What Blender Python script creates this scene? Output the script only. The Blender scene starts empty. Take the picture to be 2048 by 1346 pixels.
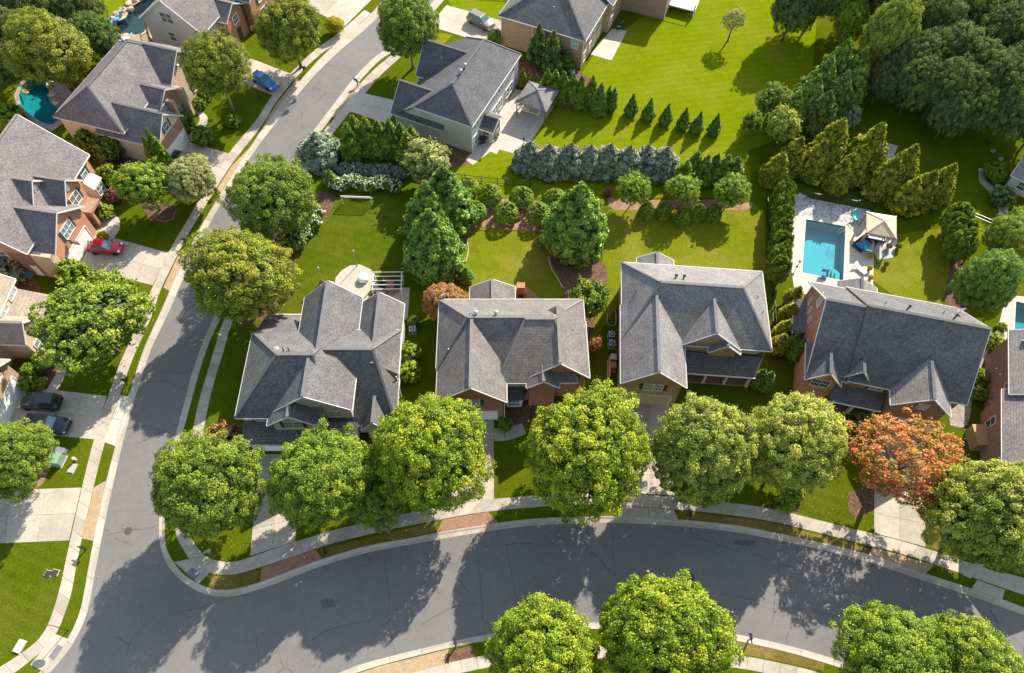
import bpy, bmesh, math, random
import numpy as np
from mathutils import Vector, Matrix

random.seed(7)
rng = np.random.default_rng(11)
scene = bpy.context.scene
C = scene.collection

# ------------------------------------------------------------------ camera
# Drone camera 76 m above the street, looking down 60 degrees.
# FOC and NADIR come from the vanishing points of wall edges and eaves.
FOC, CX, CY, HC = 1450.0, 1024.0, 673.0, 76.0
NADIR = (1000.0, 1525.0)
_n = Vector((NADIR[0]-CX, NADIR[1]-CY, FOC)).normalized()
_up = -_n
_f = Vector((0, 0, 1)); _y = (_f-_up*_f.dot(_up)).normalized(); _x = _y.cross(_up)
RM = Matrix((_x, _y, _up))                     # world = RM @ (right, down, forward)
_r = RM @ Vector((1, 0, 0)); _u = RM @ Vector((0, -1, 0)); _b = RM @ Vector((0, 0, -1))
cam = bpy.data.cameras.new('camera')
cam.sensor_width = 36.0; cam.lens = FOC/2048*36; cam.clip_end = 3000
camo = bpy.data.objects.new('camera', cam); C.objects.link(camo)
m4 = Matrix((( _r.x, _u.x, _b.x, 0), (_r.y, _u.y, _b.y, 0), (_r.z, _u.z, _b.z, HC), (0, 0, 0, 1)))
camo.matrix_world = m4
scene.camera = camo

def P(px, py, z=0.0):
    """ground (or height z) point that was surveyed at photo position px, py"""
    w = RM @ Vector((px-CX, py-CY, FOC))
    t = (z-HC)/w.z
    return Vector((w.x*t, w.y*t, z))
def depth(p):
    return -(_b.dot(Vector(p)-Vector((0, 0, HC))))

# ------------------------------------------------------------------ light
SUN_AZ, SUN_EL = 59.5, 36.2                     # azimuth from +x towards +y
world = bpy.data.worlds.new('World'); scene.world = world
world.use_nodes = True
wn = world.node_tree.nodes; wl = world.node_tree.links
sky = wn.new('ShaderNodeTexSky'); sky.sky_type = 'NISHITA'; sky.sun_disc = False
sky.sun_elevation = math.radians(SUN_EL); sky.sun_rotation = math.radians(90-SUN_AZ)
sky.air_density = 1.0; sky.dust_density = 0.8; sky.ozone_density = 1.0
bg = wn['Background']; bg.inputs['Strength'].default_value = 0.15
hs = wn.new('ShaderNodeHueSaturation'); hs.inputs['Saturation'].default_value = 0.62
wl.new(sky.outputs[0], hs.inputs['Color']); wl.new(hs.outputs[0], bg.inputs['Color'])
sun = bpy.data.lights.new('sun', 'SUN'); sun.energy = 5.0; sun.angle = math.radians(0.5)
sun.color = (1.0, 0.91, 0.77)
suno = bpy.data.objects.new('sun', sun); C.objects.link(suno)
sd = Vector((math.cos(math.radians(SUN_EL))*math.cos(math.radians(SUN_AZ)), math.cos(math.radians(SUN_EL))*math.sin(math.radians(SUN_AZ)), math.sin(math.radians(SUN_EL))))
suno.rotation_euler = sd.to_track_quat('Z', 'Y').to_euler()
suno.location = sd*200
scene.view_settings.view_transform = 'Standard'
scene.view_settings.look = 'None'
scene.view_settings.exposure = 1.1
scene.view_settings.gamma = 1.0
scene.cycles.max_bounces = 5
scene.cycles.transparent_max_bounces = 6

# ------------------------------------------------------------------ materials
MATS = {}
class NT:
    def __init__(s, name):
        s.m = bpy.data.materials.new(name); s.m.use_nodes = True
        s.t = s.m.node_tree; s.n = s.t.nodes; s.l = s.t.links
        s.b = s.n['Principled BSDF']; s.out = s.n['Material Output']
        MATS[name] = s.m
    def node(s, typ, **kw):
        nd = s.n.new(typ)
        for k, v in kw.items(): setattr(nd, k, v)
        return nd
    def noise(s, scale, detail=4, rough=0.6, vec=None, dist=0.0):
        nd = s.node('ShaderNodeTexNoise'); nd.inputs['Scale'].default_value = scale
        nd.inputs['Detail'].default_value = detail; nd.inputs['Roughness'].default_value = rough
        nd.inputs['Distortion'].default_value = dist
        s.l.new(vec if vec is not None else s.pos(), nd.inputs['Vector'])
        return nd.outputs['Fac']
    def pos(s):
        if not hasattr(s, '_pos'): s._pos = s.node('ShaderNodeNewGeometry').outputs['Position']
        return s._pos
    def obj(s):
        if not hasattr(s, '_obj'): s._obj = s.node('ShaderNodeTexCoord').outputs['Object']
        return s._obj
    def ramp(s, fac, stops):
        nd = s.node('ShaderNodeValToRGB'); e = nd.color_ramp.elements
        while len(e) < len(stops): e.new(0.5)
        for q, (p, c) in zip(e, stops): q.position = p; q.color = (c[0], c[1], c[2], 1)
        s.l.new(fac, nd.inputs['Fac']); return nd.outputs['Color']
    def mix(s, fac, a, b, mode='MIX'):
        nd = s.node('ShaderNodeMix', data_type='RGBA', blend_type=mode)
        for k, v in ((0, fac), (6, a), (7, b)):
            if hasattr(v, 'is_linked') or hasattr(v, 'links'): s.l.new(v, nd.inputs[k])
            elif k == 0: nd.inputs[k].default_value = v
            else: nd.inputs[k].default_value = (v[0], v[1], v[2], 1)
        return nd.outputs[2]
    def math(s, op, a, b=0.0, c=0.0):
        nd = s.node('ShaderNodeMath', operation=op)
        for k, v in ((0, a), (1, b), (2, c)):
            if isinstance(v, (int, float)): nd.inputs[k].default_value = v
            else: s.l.new(v, nd.inputs[k])
        return nd.outputs[0]
    def sep(s, vec):
        nd = s.node('ShaderNodeSeparateXYZ'); s.l.new(vec, nd.inputs[0]); return nd.outputs
    def col(s, c): s.l.new(c, s.b.inputs['Base Color'])
    def bump(s, h, strength=0.4, dist=0.05):
        nd = s.node('ShaderNodeBump'); nd.inputs['Strength'].default_value = strength
        nd.inputs['Distance'].default_value = dist
        s.l.new(h, nd.inputs['Height']); s.l.new(nd.outputs[0], s.b.inputs['Normal'])
    def rough(s, r, spec=0.3):
        s.b.inputs['Roughness'].default_value = r; s.b.inputs['Specular IOR Level'].default_value = spec

def v3(c, k=1.0): return (c[0]*k, c[1]*k, c[2]*k)

def m_plain(name, c, rough=0.6, spec=0.3, var=0.12, scale=3.0, metal=0.0):
    t = NT(name); n = t.noise(scale, 5)
    t.col(t.ramp(n, [(0.3, v3(c, 1-var)), (0.7, v3(c, 1+var))])); t.rough(rough, spec)
    t.b.inputs['Metallic'].default_value = metal
    return t.m

def m_grass(name, a, b, dry, dryamt=0.5, stripe=None):
    t = NT(name)
    big = t.noise(0.14, 6, 0.7); mid = t.noise(0.7, 6, 0.75); fine = t.noise(5.0, 4, 0.85); vf = t.noise(18.0, 2, 0.8)
    c = t.ramp(mid, [(0.3, a), (0.72, b)])
    c = t.mix(t.math('MULTIPLY', t.ramp(big, [(0.45, (0, 0, 0)), (0.7, (1, 1, 1))]), dryamt), c, dry)
    f = t.math('ADD', t.math('MULTIPLY', fine, 0.6), t.math('MULTIPLY', vf, 0.4))
    c = t.mix(1.0, c, t.ramp(f, [(0.36, (0.42, 0.48, 0.4)), (0.5, (0.98, 0.98, 0.98)), (0.64, (1.5, 1.4, 1.25))]), 'MULTIPLY')
    if stripe:
        x, y, _ = t.sep(t.pos())
        s = t.math('ADD', t.math('MULTIPLY', x, math.cos(stripe)), t.math('MULTIPLY', y, math.sin(stripe)))
        s = t.math('SINE', t.math('MULTIPLY', s, 5.2))
        s = t.math('MULTIPLY_ADD', s, 0.045, 1.0)
        cc = t.node('ShaderNodeCombineColor'); [t.l.new(s, cc.inputs[i]) for i in range(3)]
        c = t.mix(1.0, c, cc.outputs[0], 'MULTIPLY')
    t.col(c); t.rough(1.0, 0.0); t.bump(f, 0.9, 0.07)
    return t.m

def m_concrete(name, c, stain=0.25):
    t = NT(name); a = t.noise(0.35, 6, 0.65); b = t.noise(14, 3, 0.7); g = t.noise(2.2, 5, 0.7)
    oi = t.node('ShaderNodeObjectInfo').outputs['Random']
    k = t.ramp(a, [(0.3, v3(c, 1-stain)), (0.62, c)])
    k = t.mix(1.0, k, t.ramp(b, [(0.3, (0.86, 0.86, 0.86)), (0.7, (1.1, 1.1, 1.1))]), 'MULTIPLY')
    k = t.mix(1.0, k, t.ramp(g, [(0.3, (0.88, 0.87, 0.85)), (0.6, (1.03, 1.03, 1.03))]), 'MULTIPLY')
    k = t.mix(1.0, k, t.ramp(oi, [(0.0, (0.84, 0.83, 0.8)), (0.5, (1, 1, 1)), (1.0, (1.08, 1.06, 1.03))]), 'MULTIPLY')
    k = t.mix(t.math('MULTIPLY', t.ramp(t.noise(0.7, 3, 0.5), [(0.62, (0, 0, 0)), (0.75, (1, 1, 1))]), 0.35), k, v3(c, 0.45))
    t.col(k); t.rough(0.85, 0.2); t.bump(b, 0.3, 0.02)
    return t.m

def m_asphalt(name):
    t = NT(name); a = t.noise(0.12, 5, 0.6); b = t.noise(22, 3, 0.8); g = t.noise(1.2, 5, 0.7)
    k = t.ramp(a, [(0.3, (0.138, 0.132, 0.129)), (0.7, (0.165, 0.157, 0.15))])
    k = t.mix(1.0, k, t.ramp(b, [(0.25, (0.72, 0.72, 0.72)), (0.5, (1, 1, 1)), (0.78, (1.35, 1.34, 1.32))]), 'MULTIPLY')
    k = t.mix(1.0, k, t.ramp(g, [(0.3, (0.9, 0.9, 0.9)), (0.7, (1.05, 1.05, 1.05))]), 'MULTIPLY')
    vo = t.node('ShaderNodeTexVoronoi', feature='DISTANCE_TO_EDGE'); vo.inputs['Scale'].default_value = 0.085
    nz = t.node('ShaderNodeTexNoise'); nz.inputs['Scale'].default_value = 0.5; nz.inputs['Detail'].default_value = 5
    t.l.new(t.pos(), nz.inputs['Vector'])
    vm = t.node('ShaderNodeVectorMath', operation='MULTIPLY_ADD'); t.l.new(nz.outputs['Color'], vm.inputs[0])
    vm.inputs[1].default_value = (1.1, 1.1, 0); t.l.new(t.pos(), vm.inputs[2]); t.l.new(vm.outputs[0], vo.inputs['Vector'])
    cr = t.ramp(vo.outputs['Distance'], [(0.0, (1, 1, 1)), (0.005, (0, 0, 0))])
    br = t.ramp(t.noise(0.25, 3), [(0.45, (0, 0, 0)), (0.55, (0.8, 0.8, 0.8))])
    k = t.mix(t.math('MULTIPLY', cr, br), k, (0.05, 0.05, 0.05))
    t.col(k); t.rough(0.88, 0.25); t.bump(b, 0.5, 0.02)
    return t.m

def m_shingle(name, dark, light, row=0.16, speck=0.5):
    """courses follow the contour lines of a slope, so z is the course coordinate"""
    t = NT(name); x, y, z = t.sep(t.pos())
    cz = t.math('DIVIDE', z, row); fr = t.math('FRACT', cz); fl = t.math('FLOOR', cz)
    cb = t.node('ShaderNodeCombineXYZ')
    t.l.new(t.math('FLOOR', t.math('MULTIPLY', t.math('ADD', x, t.math('MULTIPLY', fl, 0.37)), 7.0)), cb.inputs[0])
    t.l.new(t.math('FLOOR', t.math('MULTIPLY', t.math('ADD', y, t.math('MULTIPLY', fl, 0.53)), 7.0)), cb.inputs[1])
    t.l.new(fl, cb.inputs[2])
    wnz = t.node('ShaderNodeTexWhiteNoise', noise_dimensions='3D'); t.l.new(cb.outputs[0], wnz.inputs[0])
    mid = t.noise(0.5, 5, 0.65); fine = t.noise(5.0, 4, 0.8)
    f = t.math('ADD', t.math('MULTIPLY', wnz.outputs[0], speck), t.math('MULTIPLY', fine, 1-speck))
    k = t.ramp(f, [(0.2, dark), (0.55, v3([(p+q)/2 for p, q in zip(dark, light)])), (0.95, light)])
    k = t.mix(1.0, k, t.ramp(mid, [(0.28, (0.74, 0.74, 0.76)), (0.72, (1.16, 1.14, 1.11))]), 'MULTIPLY')
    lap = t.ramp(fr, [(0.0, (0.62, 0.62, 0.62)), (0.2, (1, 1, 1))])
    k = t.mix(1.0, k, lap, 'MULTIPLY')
    t.col(k); t.rough(0.9, 0.15)
    h = t.math('ADD', t.math('MULTIPLY', t.math('SUBTRACT', 1.0, fr), 1.0), t.math('MULTIPLY', wnz.outputs[0], 0.5))
    t.bump(h, 0.35, 0.03)
    return t.m

def m_brick(name, a, b, mortar, scale=3.6):
    t = NT(name)
    x, y, z = t.sep(t.obj())
    cb = t.node('ShaderNodeCombineXYZ'); t.l.new(t.math('ADD', x, y), cb.inputs[0]); t.l.new(z, cb.inputs[1])
    br = t.node('ShaderNodeTexBrick'); br.inputs['Scale'].default_value = scale
    br.inputs['Mortar Size'].default_value = 0.012; br.inputs['Bias'].default_value = 0.0
    br.inputs['Brick Width'].default_value = 0.8; br.inputs['Row Height'].default_value = 0.27
    br.inputs['Color1'].default_value = (*a, 1); br.inputs['Color2'].default_value = (*b, 1); br.inputs['Mortar'].default_value = (*mortar, 1)
    t.l.new(cb.outputs[0], br.inputs['Vector'])
    k = t.mix(1.0, br.outputs['Color'], t.ramp(t.noise(2.5, 5, 0.75), [(0.25, (0.7, 0.7, 0.72)), (0.7, (1.2, 1.17, 1.12))]), 'MULTIPLY')
    t.col(k); t.rough(0.85, 0.2); t.bump(br.outputs['Fac'], -0.3, 0.02)
    return t.m

def m_siding(name, c, row=0.16):
    t = NT(name); x, y, z = t.sep(t.pos())
    fr = t.math('FRACT', t.math('DIVIDE', z, row))
    k = t.mix(1.0, t.ramp(t.noise(0.8, 5), [(0.3, v3(c, 0.93)), (0.7, v3(c, 1.05))]), t.ramp(fr, [(0.0, (0.8, 0.8, 0.8)), (0.14, (1, 1, 1))]), 'MULTIPLY')
    t.col(k); t.rough(0.6, 0.3); t.bump(t.math('SUBTRACT', 1.0, fr), 0.4, 0.03)
    return t.m

def m_leaf(name, a, b, tip=None, trans=0.2):
    a = v3(a, 0.7)  # dark end deepened, putting the crown's shade contrast into the leaf colour
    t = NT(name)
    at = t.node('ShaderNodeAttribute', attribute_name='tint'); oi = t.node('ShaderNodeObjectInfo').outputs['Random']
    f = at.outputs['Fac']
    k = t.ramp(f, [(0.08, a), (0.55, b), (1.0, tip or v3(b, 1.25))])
    k = t.mix(1.0, k, t.ramp(oi, [(0.0, (0.88, 0.92, 0.9)), (1.0, (1.1, 1.05, 1.0))]), 'MULTIPLY')
    t.col(k); t.rough(0.55, 0.25)
    tr = t.node('ShaderNodeBsdfTranslucent'); t.l.new(t.mix(1.0, k, (1.15, 1.15, 0.6), 'MULTIPLY'), tr.inputs['Color'])
    ms = t.node('ShaderNodeMixShader'); ms.inputs[0].default_value = trans
    t.l.new(t.b.outputs[0], ms.inputs[1]); t.l.new(tr.outputs[0], ms.inputs[2]); t.l.new(ms.outputs[0], t.out.inputs[0])
    return t.m

def m_water(name, tint):
    t = NT(name); t.n.remove(t.b)
    tp = t.node('ShaderNodeBsdfTransparent'); tp.inputs[0].default_value = (*tint, 1)
    gl = t.node('ShaderNodeBsdfGlossy'); gl.inputs['Roughness'].default_value = 0.02
    bp = t.node('ShaderNodeBump'); bp.inputs['Strength'].default_value = 0.08; bp.inputs['Distance'].default_value = 0.02
    t.l.new(t.noise(2.6, 4), bp.inputs['Height']); t.l.new(bp.outputs[0], gl.inputs['Normal'])
    fr = t.node('ShaderNodeFresnel'); t.l.new(bp.outputs[0], fr.inputs['Normal'])
    bf = t.node('ShaderNodeNewGeometry').outputs['Backfacing']; t.l.new(t.math('MULTIPLY_ADD', bf, 1/1.33-1.33, 1.33), fr.inputs[0])   # same surface seen from either side
    ms = t.node('ShaderNodeMixShader'); t.l.new(fr.outputs[0], ms.inputs[0])
    t.l.new(tp.outputs[0], ms.inputs[1]); t.l.new(gl.outputs[0], ms.inputs[2]); t.l.new(ms.outputs[0], t.out.inputs[0])
    return t.m

def m_paver(name, a, b, mortar, scale=1.0):
    t = NT(name); br = t.node('ShaderNodeTexBrick'); br.inputs['Scale'].default_value = 4.0*scale
    br.inputs['Mortar Size'].default_value = 0.015
    br.inputs['Color1'].default_value = (*a, 1); br.inputs['Color2'].default_value = (*b, 1); br.inputs['Mortar'].default_value = (*mortar, 1)
    t.l.new(t.pos(), br.inputs['Vector'])
    k = t.mix(1.0, br.outputs['Color'], t.ramp(t.noise(1.5, 5, 0.7), [(0.3, (0.8, 0.8, 0.8)), (0.7, (1.12, 1.1, 1.08))]), 'MULTIPLY')
    k = t.mix(1.0, k, t.ramp(t.noise(9, 3, 0.8), [(0.3, (0.75, 0.75, 0.75)), (0.7, (1.25, 1.23, 1.2))]), 'MULTIPLY')
    t.col(k); t.rough(0.85, 0.2)
    return t.m

def m_speckle(name, cols, scale=5.0, bump=0.8):
    t = NT(name); vo = t.node('ShaderNodeTexVoronoi'); vo.inputs['Scale'].default_value = scale
    t.l.new(t.pos(), vo.inputs['Vector'])
    r, g, b = t.sep(vo.outputs['Color'])
    k = t.ramp(r, [(i/max(1, len(cols)-1), c) for i, c in enumerate(cols)])
    k = t.mix(1.0, k, t.ramp(t.noise(0.8, 4), [(0.3, (0.75, 0.75, 0.75)), (0.7, (1.15, 1.15, 1.15))]), 'MULTIPLY')
    t.col(k); t.rough(0.9, 0.15); t.bump(vo.outputs['Distance'], -bump, 0.08)
    return t.m

m_grass('grass', (0.05, 0.078, 0.003), (0.082, 0.11, 0.004), (0.12, 0.115, 0.012), 0.5)
m_grass('grass bright', (0.1, 0.145, 0.002), (0.145, 0.18, 0.004), (0.185, 0.185, 0.018), 0.6, stripe=math.radians(102))
m_grass('grass green', (0.045, 0.074, 0.003), (0.08, 0.106, 0.006), (0.125, 0.12, 0.02), 0.5, stripe=math.radians(70))
m_grass('grass yellow', (0.1, 0.13, 0.005), (0.15, 0.165, 0.01), (0.215, 0.185, 0.04), 0.7)
m_grass('grass dry', (0.1, 0.085, 0.018), (0.17, 0.135, 0.035), (0.24, 0.175, 0.06), 0.9)
m_asphalt('asphalt')
m_concrete('concrete', (0.42, 0.375, 0.315))
m_concrete('concrete kerb', (0.4, 0.365, 0.31), 0.15)
m_concrete('concrete pale', (0.46, 0.43, 0.38), 0.15)
m_paver('paver tan', (0.33, 0.235, 0.14), (0.4, 0.3, 0.19), (0.2, 0.16, 0.11))
m_paver('paver red', (0.24, 0.13, 0.08), (0.31, 0.18, 0.115), (0.18, 0.13, 0.09))
m_paver('paver grey', (0.4, 0.365, 0.33), (0.5, 0.455, 0.41), (0.27, 0.24, 0.22))
m_paver('flagstone', (0.25, 0.22, 0.21), (0.36, 0.31, 0.27), (0.16, 0.14, 0.12), 0.25)
m_speckle('mulch', [(0.07, 0.04, 0.028), (0.12, 0.068, 0.045), (0.17, 0.1, 0.065)], 7)
m_speckle('pine straw', [(0.19, 0.105, 0.065), (0.26, 0.15, 0.095), (0.32, 0.2, 0.13)], 7)
m_speckle('gravel', [(0.2, 0.2, 0.21), (0.38, 0.37, 0.36), (0.55, 0.53, 0.5)], 6)
m_speckle('rock', [(0.3, 0.22, 0.16), (0.42, 0.32, 0.24), (0.5, 0.42, 0.33)], 1.5)
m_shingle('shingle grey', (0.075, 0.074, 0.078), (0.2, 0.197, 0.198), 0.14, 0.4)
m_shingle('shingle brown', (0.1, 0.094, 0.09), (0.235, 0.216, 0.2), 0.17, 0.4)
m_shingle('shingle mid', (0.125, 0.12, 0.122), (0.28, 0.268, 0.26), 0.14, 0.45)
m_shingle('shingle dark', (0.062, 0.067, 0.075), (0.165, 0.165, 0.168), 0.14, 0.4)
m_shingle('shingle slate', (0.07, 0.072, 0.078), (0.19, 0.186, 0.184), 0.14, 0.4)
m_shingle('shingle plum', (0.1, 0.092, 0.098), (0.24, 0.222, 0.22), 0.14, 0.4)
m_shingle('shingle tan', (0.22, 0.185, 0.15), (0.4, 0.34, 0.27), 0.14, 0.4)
m_plain('ridge grey', (0.13, 0.13, 0.134), 0.9); m_plain('ridge dark', (0.09, 0.092, 0.096), 0.9); m_plain('ridge brown', (0.165, 0.154, 0.145), 0.9)
m_plain('white trim', (0.58, 0.565, 0.54), 0.5); m_plain('grey trim', (0.36, 0.36, 0.36), 0.5); m_plain('tan trim', (0.55, 0.44, 0.33), 0.6)
m_brick('brick red', (0.3, 0.13, 0.085), (0.38, 0.18, 0.12), (0.34, 0.26, 0.21))
m_brick('brick orange', (0.42, 0.2, 0.115), (0.5, 0.26, 0.16), (0.45, 0.33, 0.25))
m_brick('brick tan', (0.33, 0.22, 0.13), (0.42, 0.29, 0.18), (0.42, 0.34, 0.26))
m_brick('brick brown', (0.26, 0.16, 0.11), (0.34, 0.22, 0.16), (0.33, 0.26, 0.21))
m_siding('siding white', (0.6, 0.56, 0.52)); m_siding('siding cream', (0.55, 0.46, 0.34)); m_siding('siding grey', (0.5, 0.475, 0.45))
m_siding('siding tan', (0.5, 0.38, 0.27)); m_siding('siding beige', (0.45, 0.41, 0.36)); m_plain('stucco', (0.5, 0.4, 0.3), 0.9, 0.1)
m_plain('door white', (0.75, 0.74, 0.72), 0.4); m_plain('door tan', (0.42, 0.34, 0.23), 0.5); m_plain('door dark', (0.05, 0.035, 0.03), 0.4)
m_plain('shutter dark', (0.05, 0.055, 0.06), 0.6); m_plain('shutter brown', (0.24, 0.12, 0.06), 0.6)
m_plain('black metal', (0.02, 0.02, 0.022), 0.4, 0.5); m_plain('grey metal', (0.35, 0.36, 0.37), 0.35, 0.5, metal=0.5)
m_plain('dark plastic', (0.035, 0.035, 0.04), 0.5); m_plain('rust brown', (0.2, 0.09, 0.05), 0.7)
m_plain('timber', (0.2, 0.1, 0.05), 0.7); m_plain('timber light', (0.38, 0.24, 0.13), 0.7); m_plain('canvas tan', (0.52, 0.43, 0.29), 0.8)
m_plain('white plastic', (0.78, 0.77, 0.74), 0.4); m_plain('cloth blue', (0.06, 0.28, 0.5), 0.7); m_plain('cloth teal', (0.1, 0.5, 0.55), 0.6)
m_plain('cloth red', (0.45, 0.03, 0.05), 0.7); m_plain('box green', (0.2, 0.3, 0.2), 0.5); m_plain('cast iron', (0.075, 0.06, 0.05), 0.7); m_plain('warning grey', (0.16, 0.155, 0.16), 0.8); m_plain('tar', (0.06, 0.06, 0.062), 0.7); m_plain('asphalt dark', (0.1, 0.098, 0.097), 0.9, 0.2, 0.2, 8); m_plain('terracotta', (0.4, 0.16, 0.08), 0.8)
m_plain('bark', (0.12, 0.09, 0.065), 0.9, var=0.35, scale=6); m_plain('bark pale', (0.26, 0.22, 0.18), 0.9, var=0.3, scale=6)
m_plain('paint red', (0.5, 0.012, 0.035), 0.2, 0.6, 0.03); m_plain('paint blue', (0.035, 0.2, 0.42), 0.2, 0.6, 0.03); m_plain('paint black', (0.012, 0.016, 0.019), 0.2, 0.6, 0.03)
m_plain('paint green black', (0.03, 0.045, 0.045), 0.25, 0.6, 0.03); m_plain('paint pewter', (0.2, 0.19, 0.17), 0.3, 0.6, 0.03, metal=0.4); m_plain('paint navy', (0.02, 0.028, 0.045), 0.2, 0.6, 0.03)
m_plain('tyre', (0.02, 0.02, 0.02), 0.8); m_plain('alloy', (0.5, 0.5, 0.5), 0.3, 0.5, metal=0.7); m_plain('lamp glass', (0.75, 0.75, 0.72), 0.15, 0.6); m_plain('lamp red', (0.4, 0.02, 0.02), 0.2, 0.6)
m_plain('glass', (0.045, 0.055, 0.065), 0.06, 0.8, 0.2, 0.7); m_plain('glass blue', (0.1, 0.2, 0.25), 0.06, 0.8, 0.2, 0.7); m_plain('glass pale', (0.26, 0.33, 0.32), 0.1, 0.7, 0.25, 0.9)
m_plain('pool floor', (0.13, 0.34, 0.36), 0.7, 0.2, 0.2, 5); m_plain('pool floor dark', (0.07, 0.11, 0.11), 0.7, 0.2, 0.4, 4); m_plain('pool floor teal', (0.03, 0.24, 0.25), 0.6, 0.2, 0.15, 4)
m_water('water', (0.5, 0.86, 0.92)); m_water('water teal', (0.45, 0.88, 0.9)); m_water('water deep', (0.45, 0.65, 0.65))
m_plain('petal white', (0.68, 0.7, 0.6), 0.8, 0.1, 0.1)
# foliage
m_leaf('leaf maple', (0.055, 0.12, 0.012), (0.23, 0.34, 0.026), (0.45, 0.46, 0.045))
m_leaf('leaf maple yellow', (0.065, 0.13, 0.01), (0.29, 0.385, 0.02), (0.56, 0.53, 0.04))
m_leaf('leaf maple soft', (0.085, 0.145, 0.018), (0.34, 0.4, 0.055), (0.6, 0.57, 0.12))
m_leaf('leaf oak', (0.05, 0.095, 0.012), (0.185, 0.275, 0.026), (0.35, 0.38, 0.04))
m_leaf('leaf olive', (0.06, 0.095, 0.01), (0.235, 0.29, 0.026), (0.43, 0.41, 0.045))
m_leaf('leaf dark', (0.045, 0.095, 0.024), (0.145, 0.235, 0.05), (0.3, 0.36, 0.075))
m_leaf('leaf wood', (0.035, 0.06, 0.018), (0.13, 0.185, 0.045), (0.31, 0.33, 0.065))
m_leaf('leaf orange', (0.2, 0.24, 0.025), (0.48, 0.21, 0.045), (0.62, 0.165, 0.085))
m_leaf('leaf rust', (0.162, 0.097, 0.032), (0.486, 0.259, 0.089), (0.620, 0.324, 0.114))
m_leaf('leaf pale', (0.142, 0.185, 0.049), (0.425, 0.440, 0.156), (0.620, 0.610, 0.284))
m_leaf('leaf lime', (0.08, 0.15, 0.012), (0.25, 0.36, 0.022), (0.42, 0.48, 0.04))
m_leaf('leaf gold', (0.284, 0.213, 0.015), (0.620, 0.510, 0.015), (0.620, 0.620, 0.021))
m_leaf('leaf plum', (0.106, 0.042, 0.046), (0.316, 0.126, 0.126), (0.462, 0.210, 0.190))
m_leaf('leaf conifer', (0.06, 0.13, 0.02), (0.2, 0.35, 0.05), (0.36, 0.5, 0.075), 0.15)
m_leaf('leaf arborvitae', (0.051, 0.128, 0.020), (0.190, 0.318, 0.036), (0.457, 0.532, 0.038), 0.2)
m_leaf('leaf arborvitae gold', (0.071, 0.111, 0.012), (0.304, 0.345, 0.028), (0.608, 0.567, 0.041), 0.2)
m_leaf('leaf juniper', (0.051, 0.128, 0.016), (0.152, 0.280, 0.030), (0.331, 0.457, 0.046), 0.2)
m_leaf('leaf blue spruce', (0.1, 0.14, 0.1), (0.3, 0.36, 0.26), (0.47, 0.53, 0.39), 0.12)
m_leaf('leaf box', (0.055, 0.125, 0.014), (0.2, 0.31, 0.026), (0.37, 0.45, 0.037), 0.15)
m_leaf('leaf myrtle', (0.126, 0.190, 0.042), (0.358, 0.420, 0.106), (0.620, 0.526, 0.420), 0.25)
m_leaf('leaf rosemary', (0.084, 0.126, 0.073), (0.252, 0.294, 0.190), (0.420, 0.440, 0.294), 0.2)
M = MATS

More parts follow.
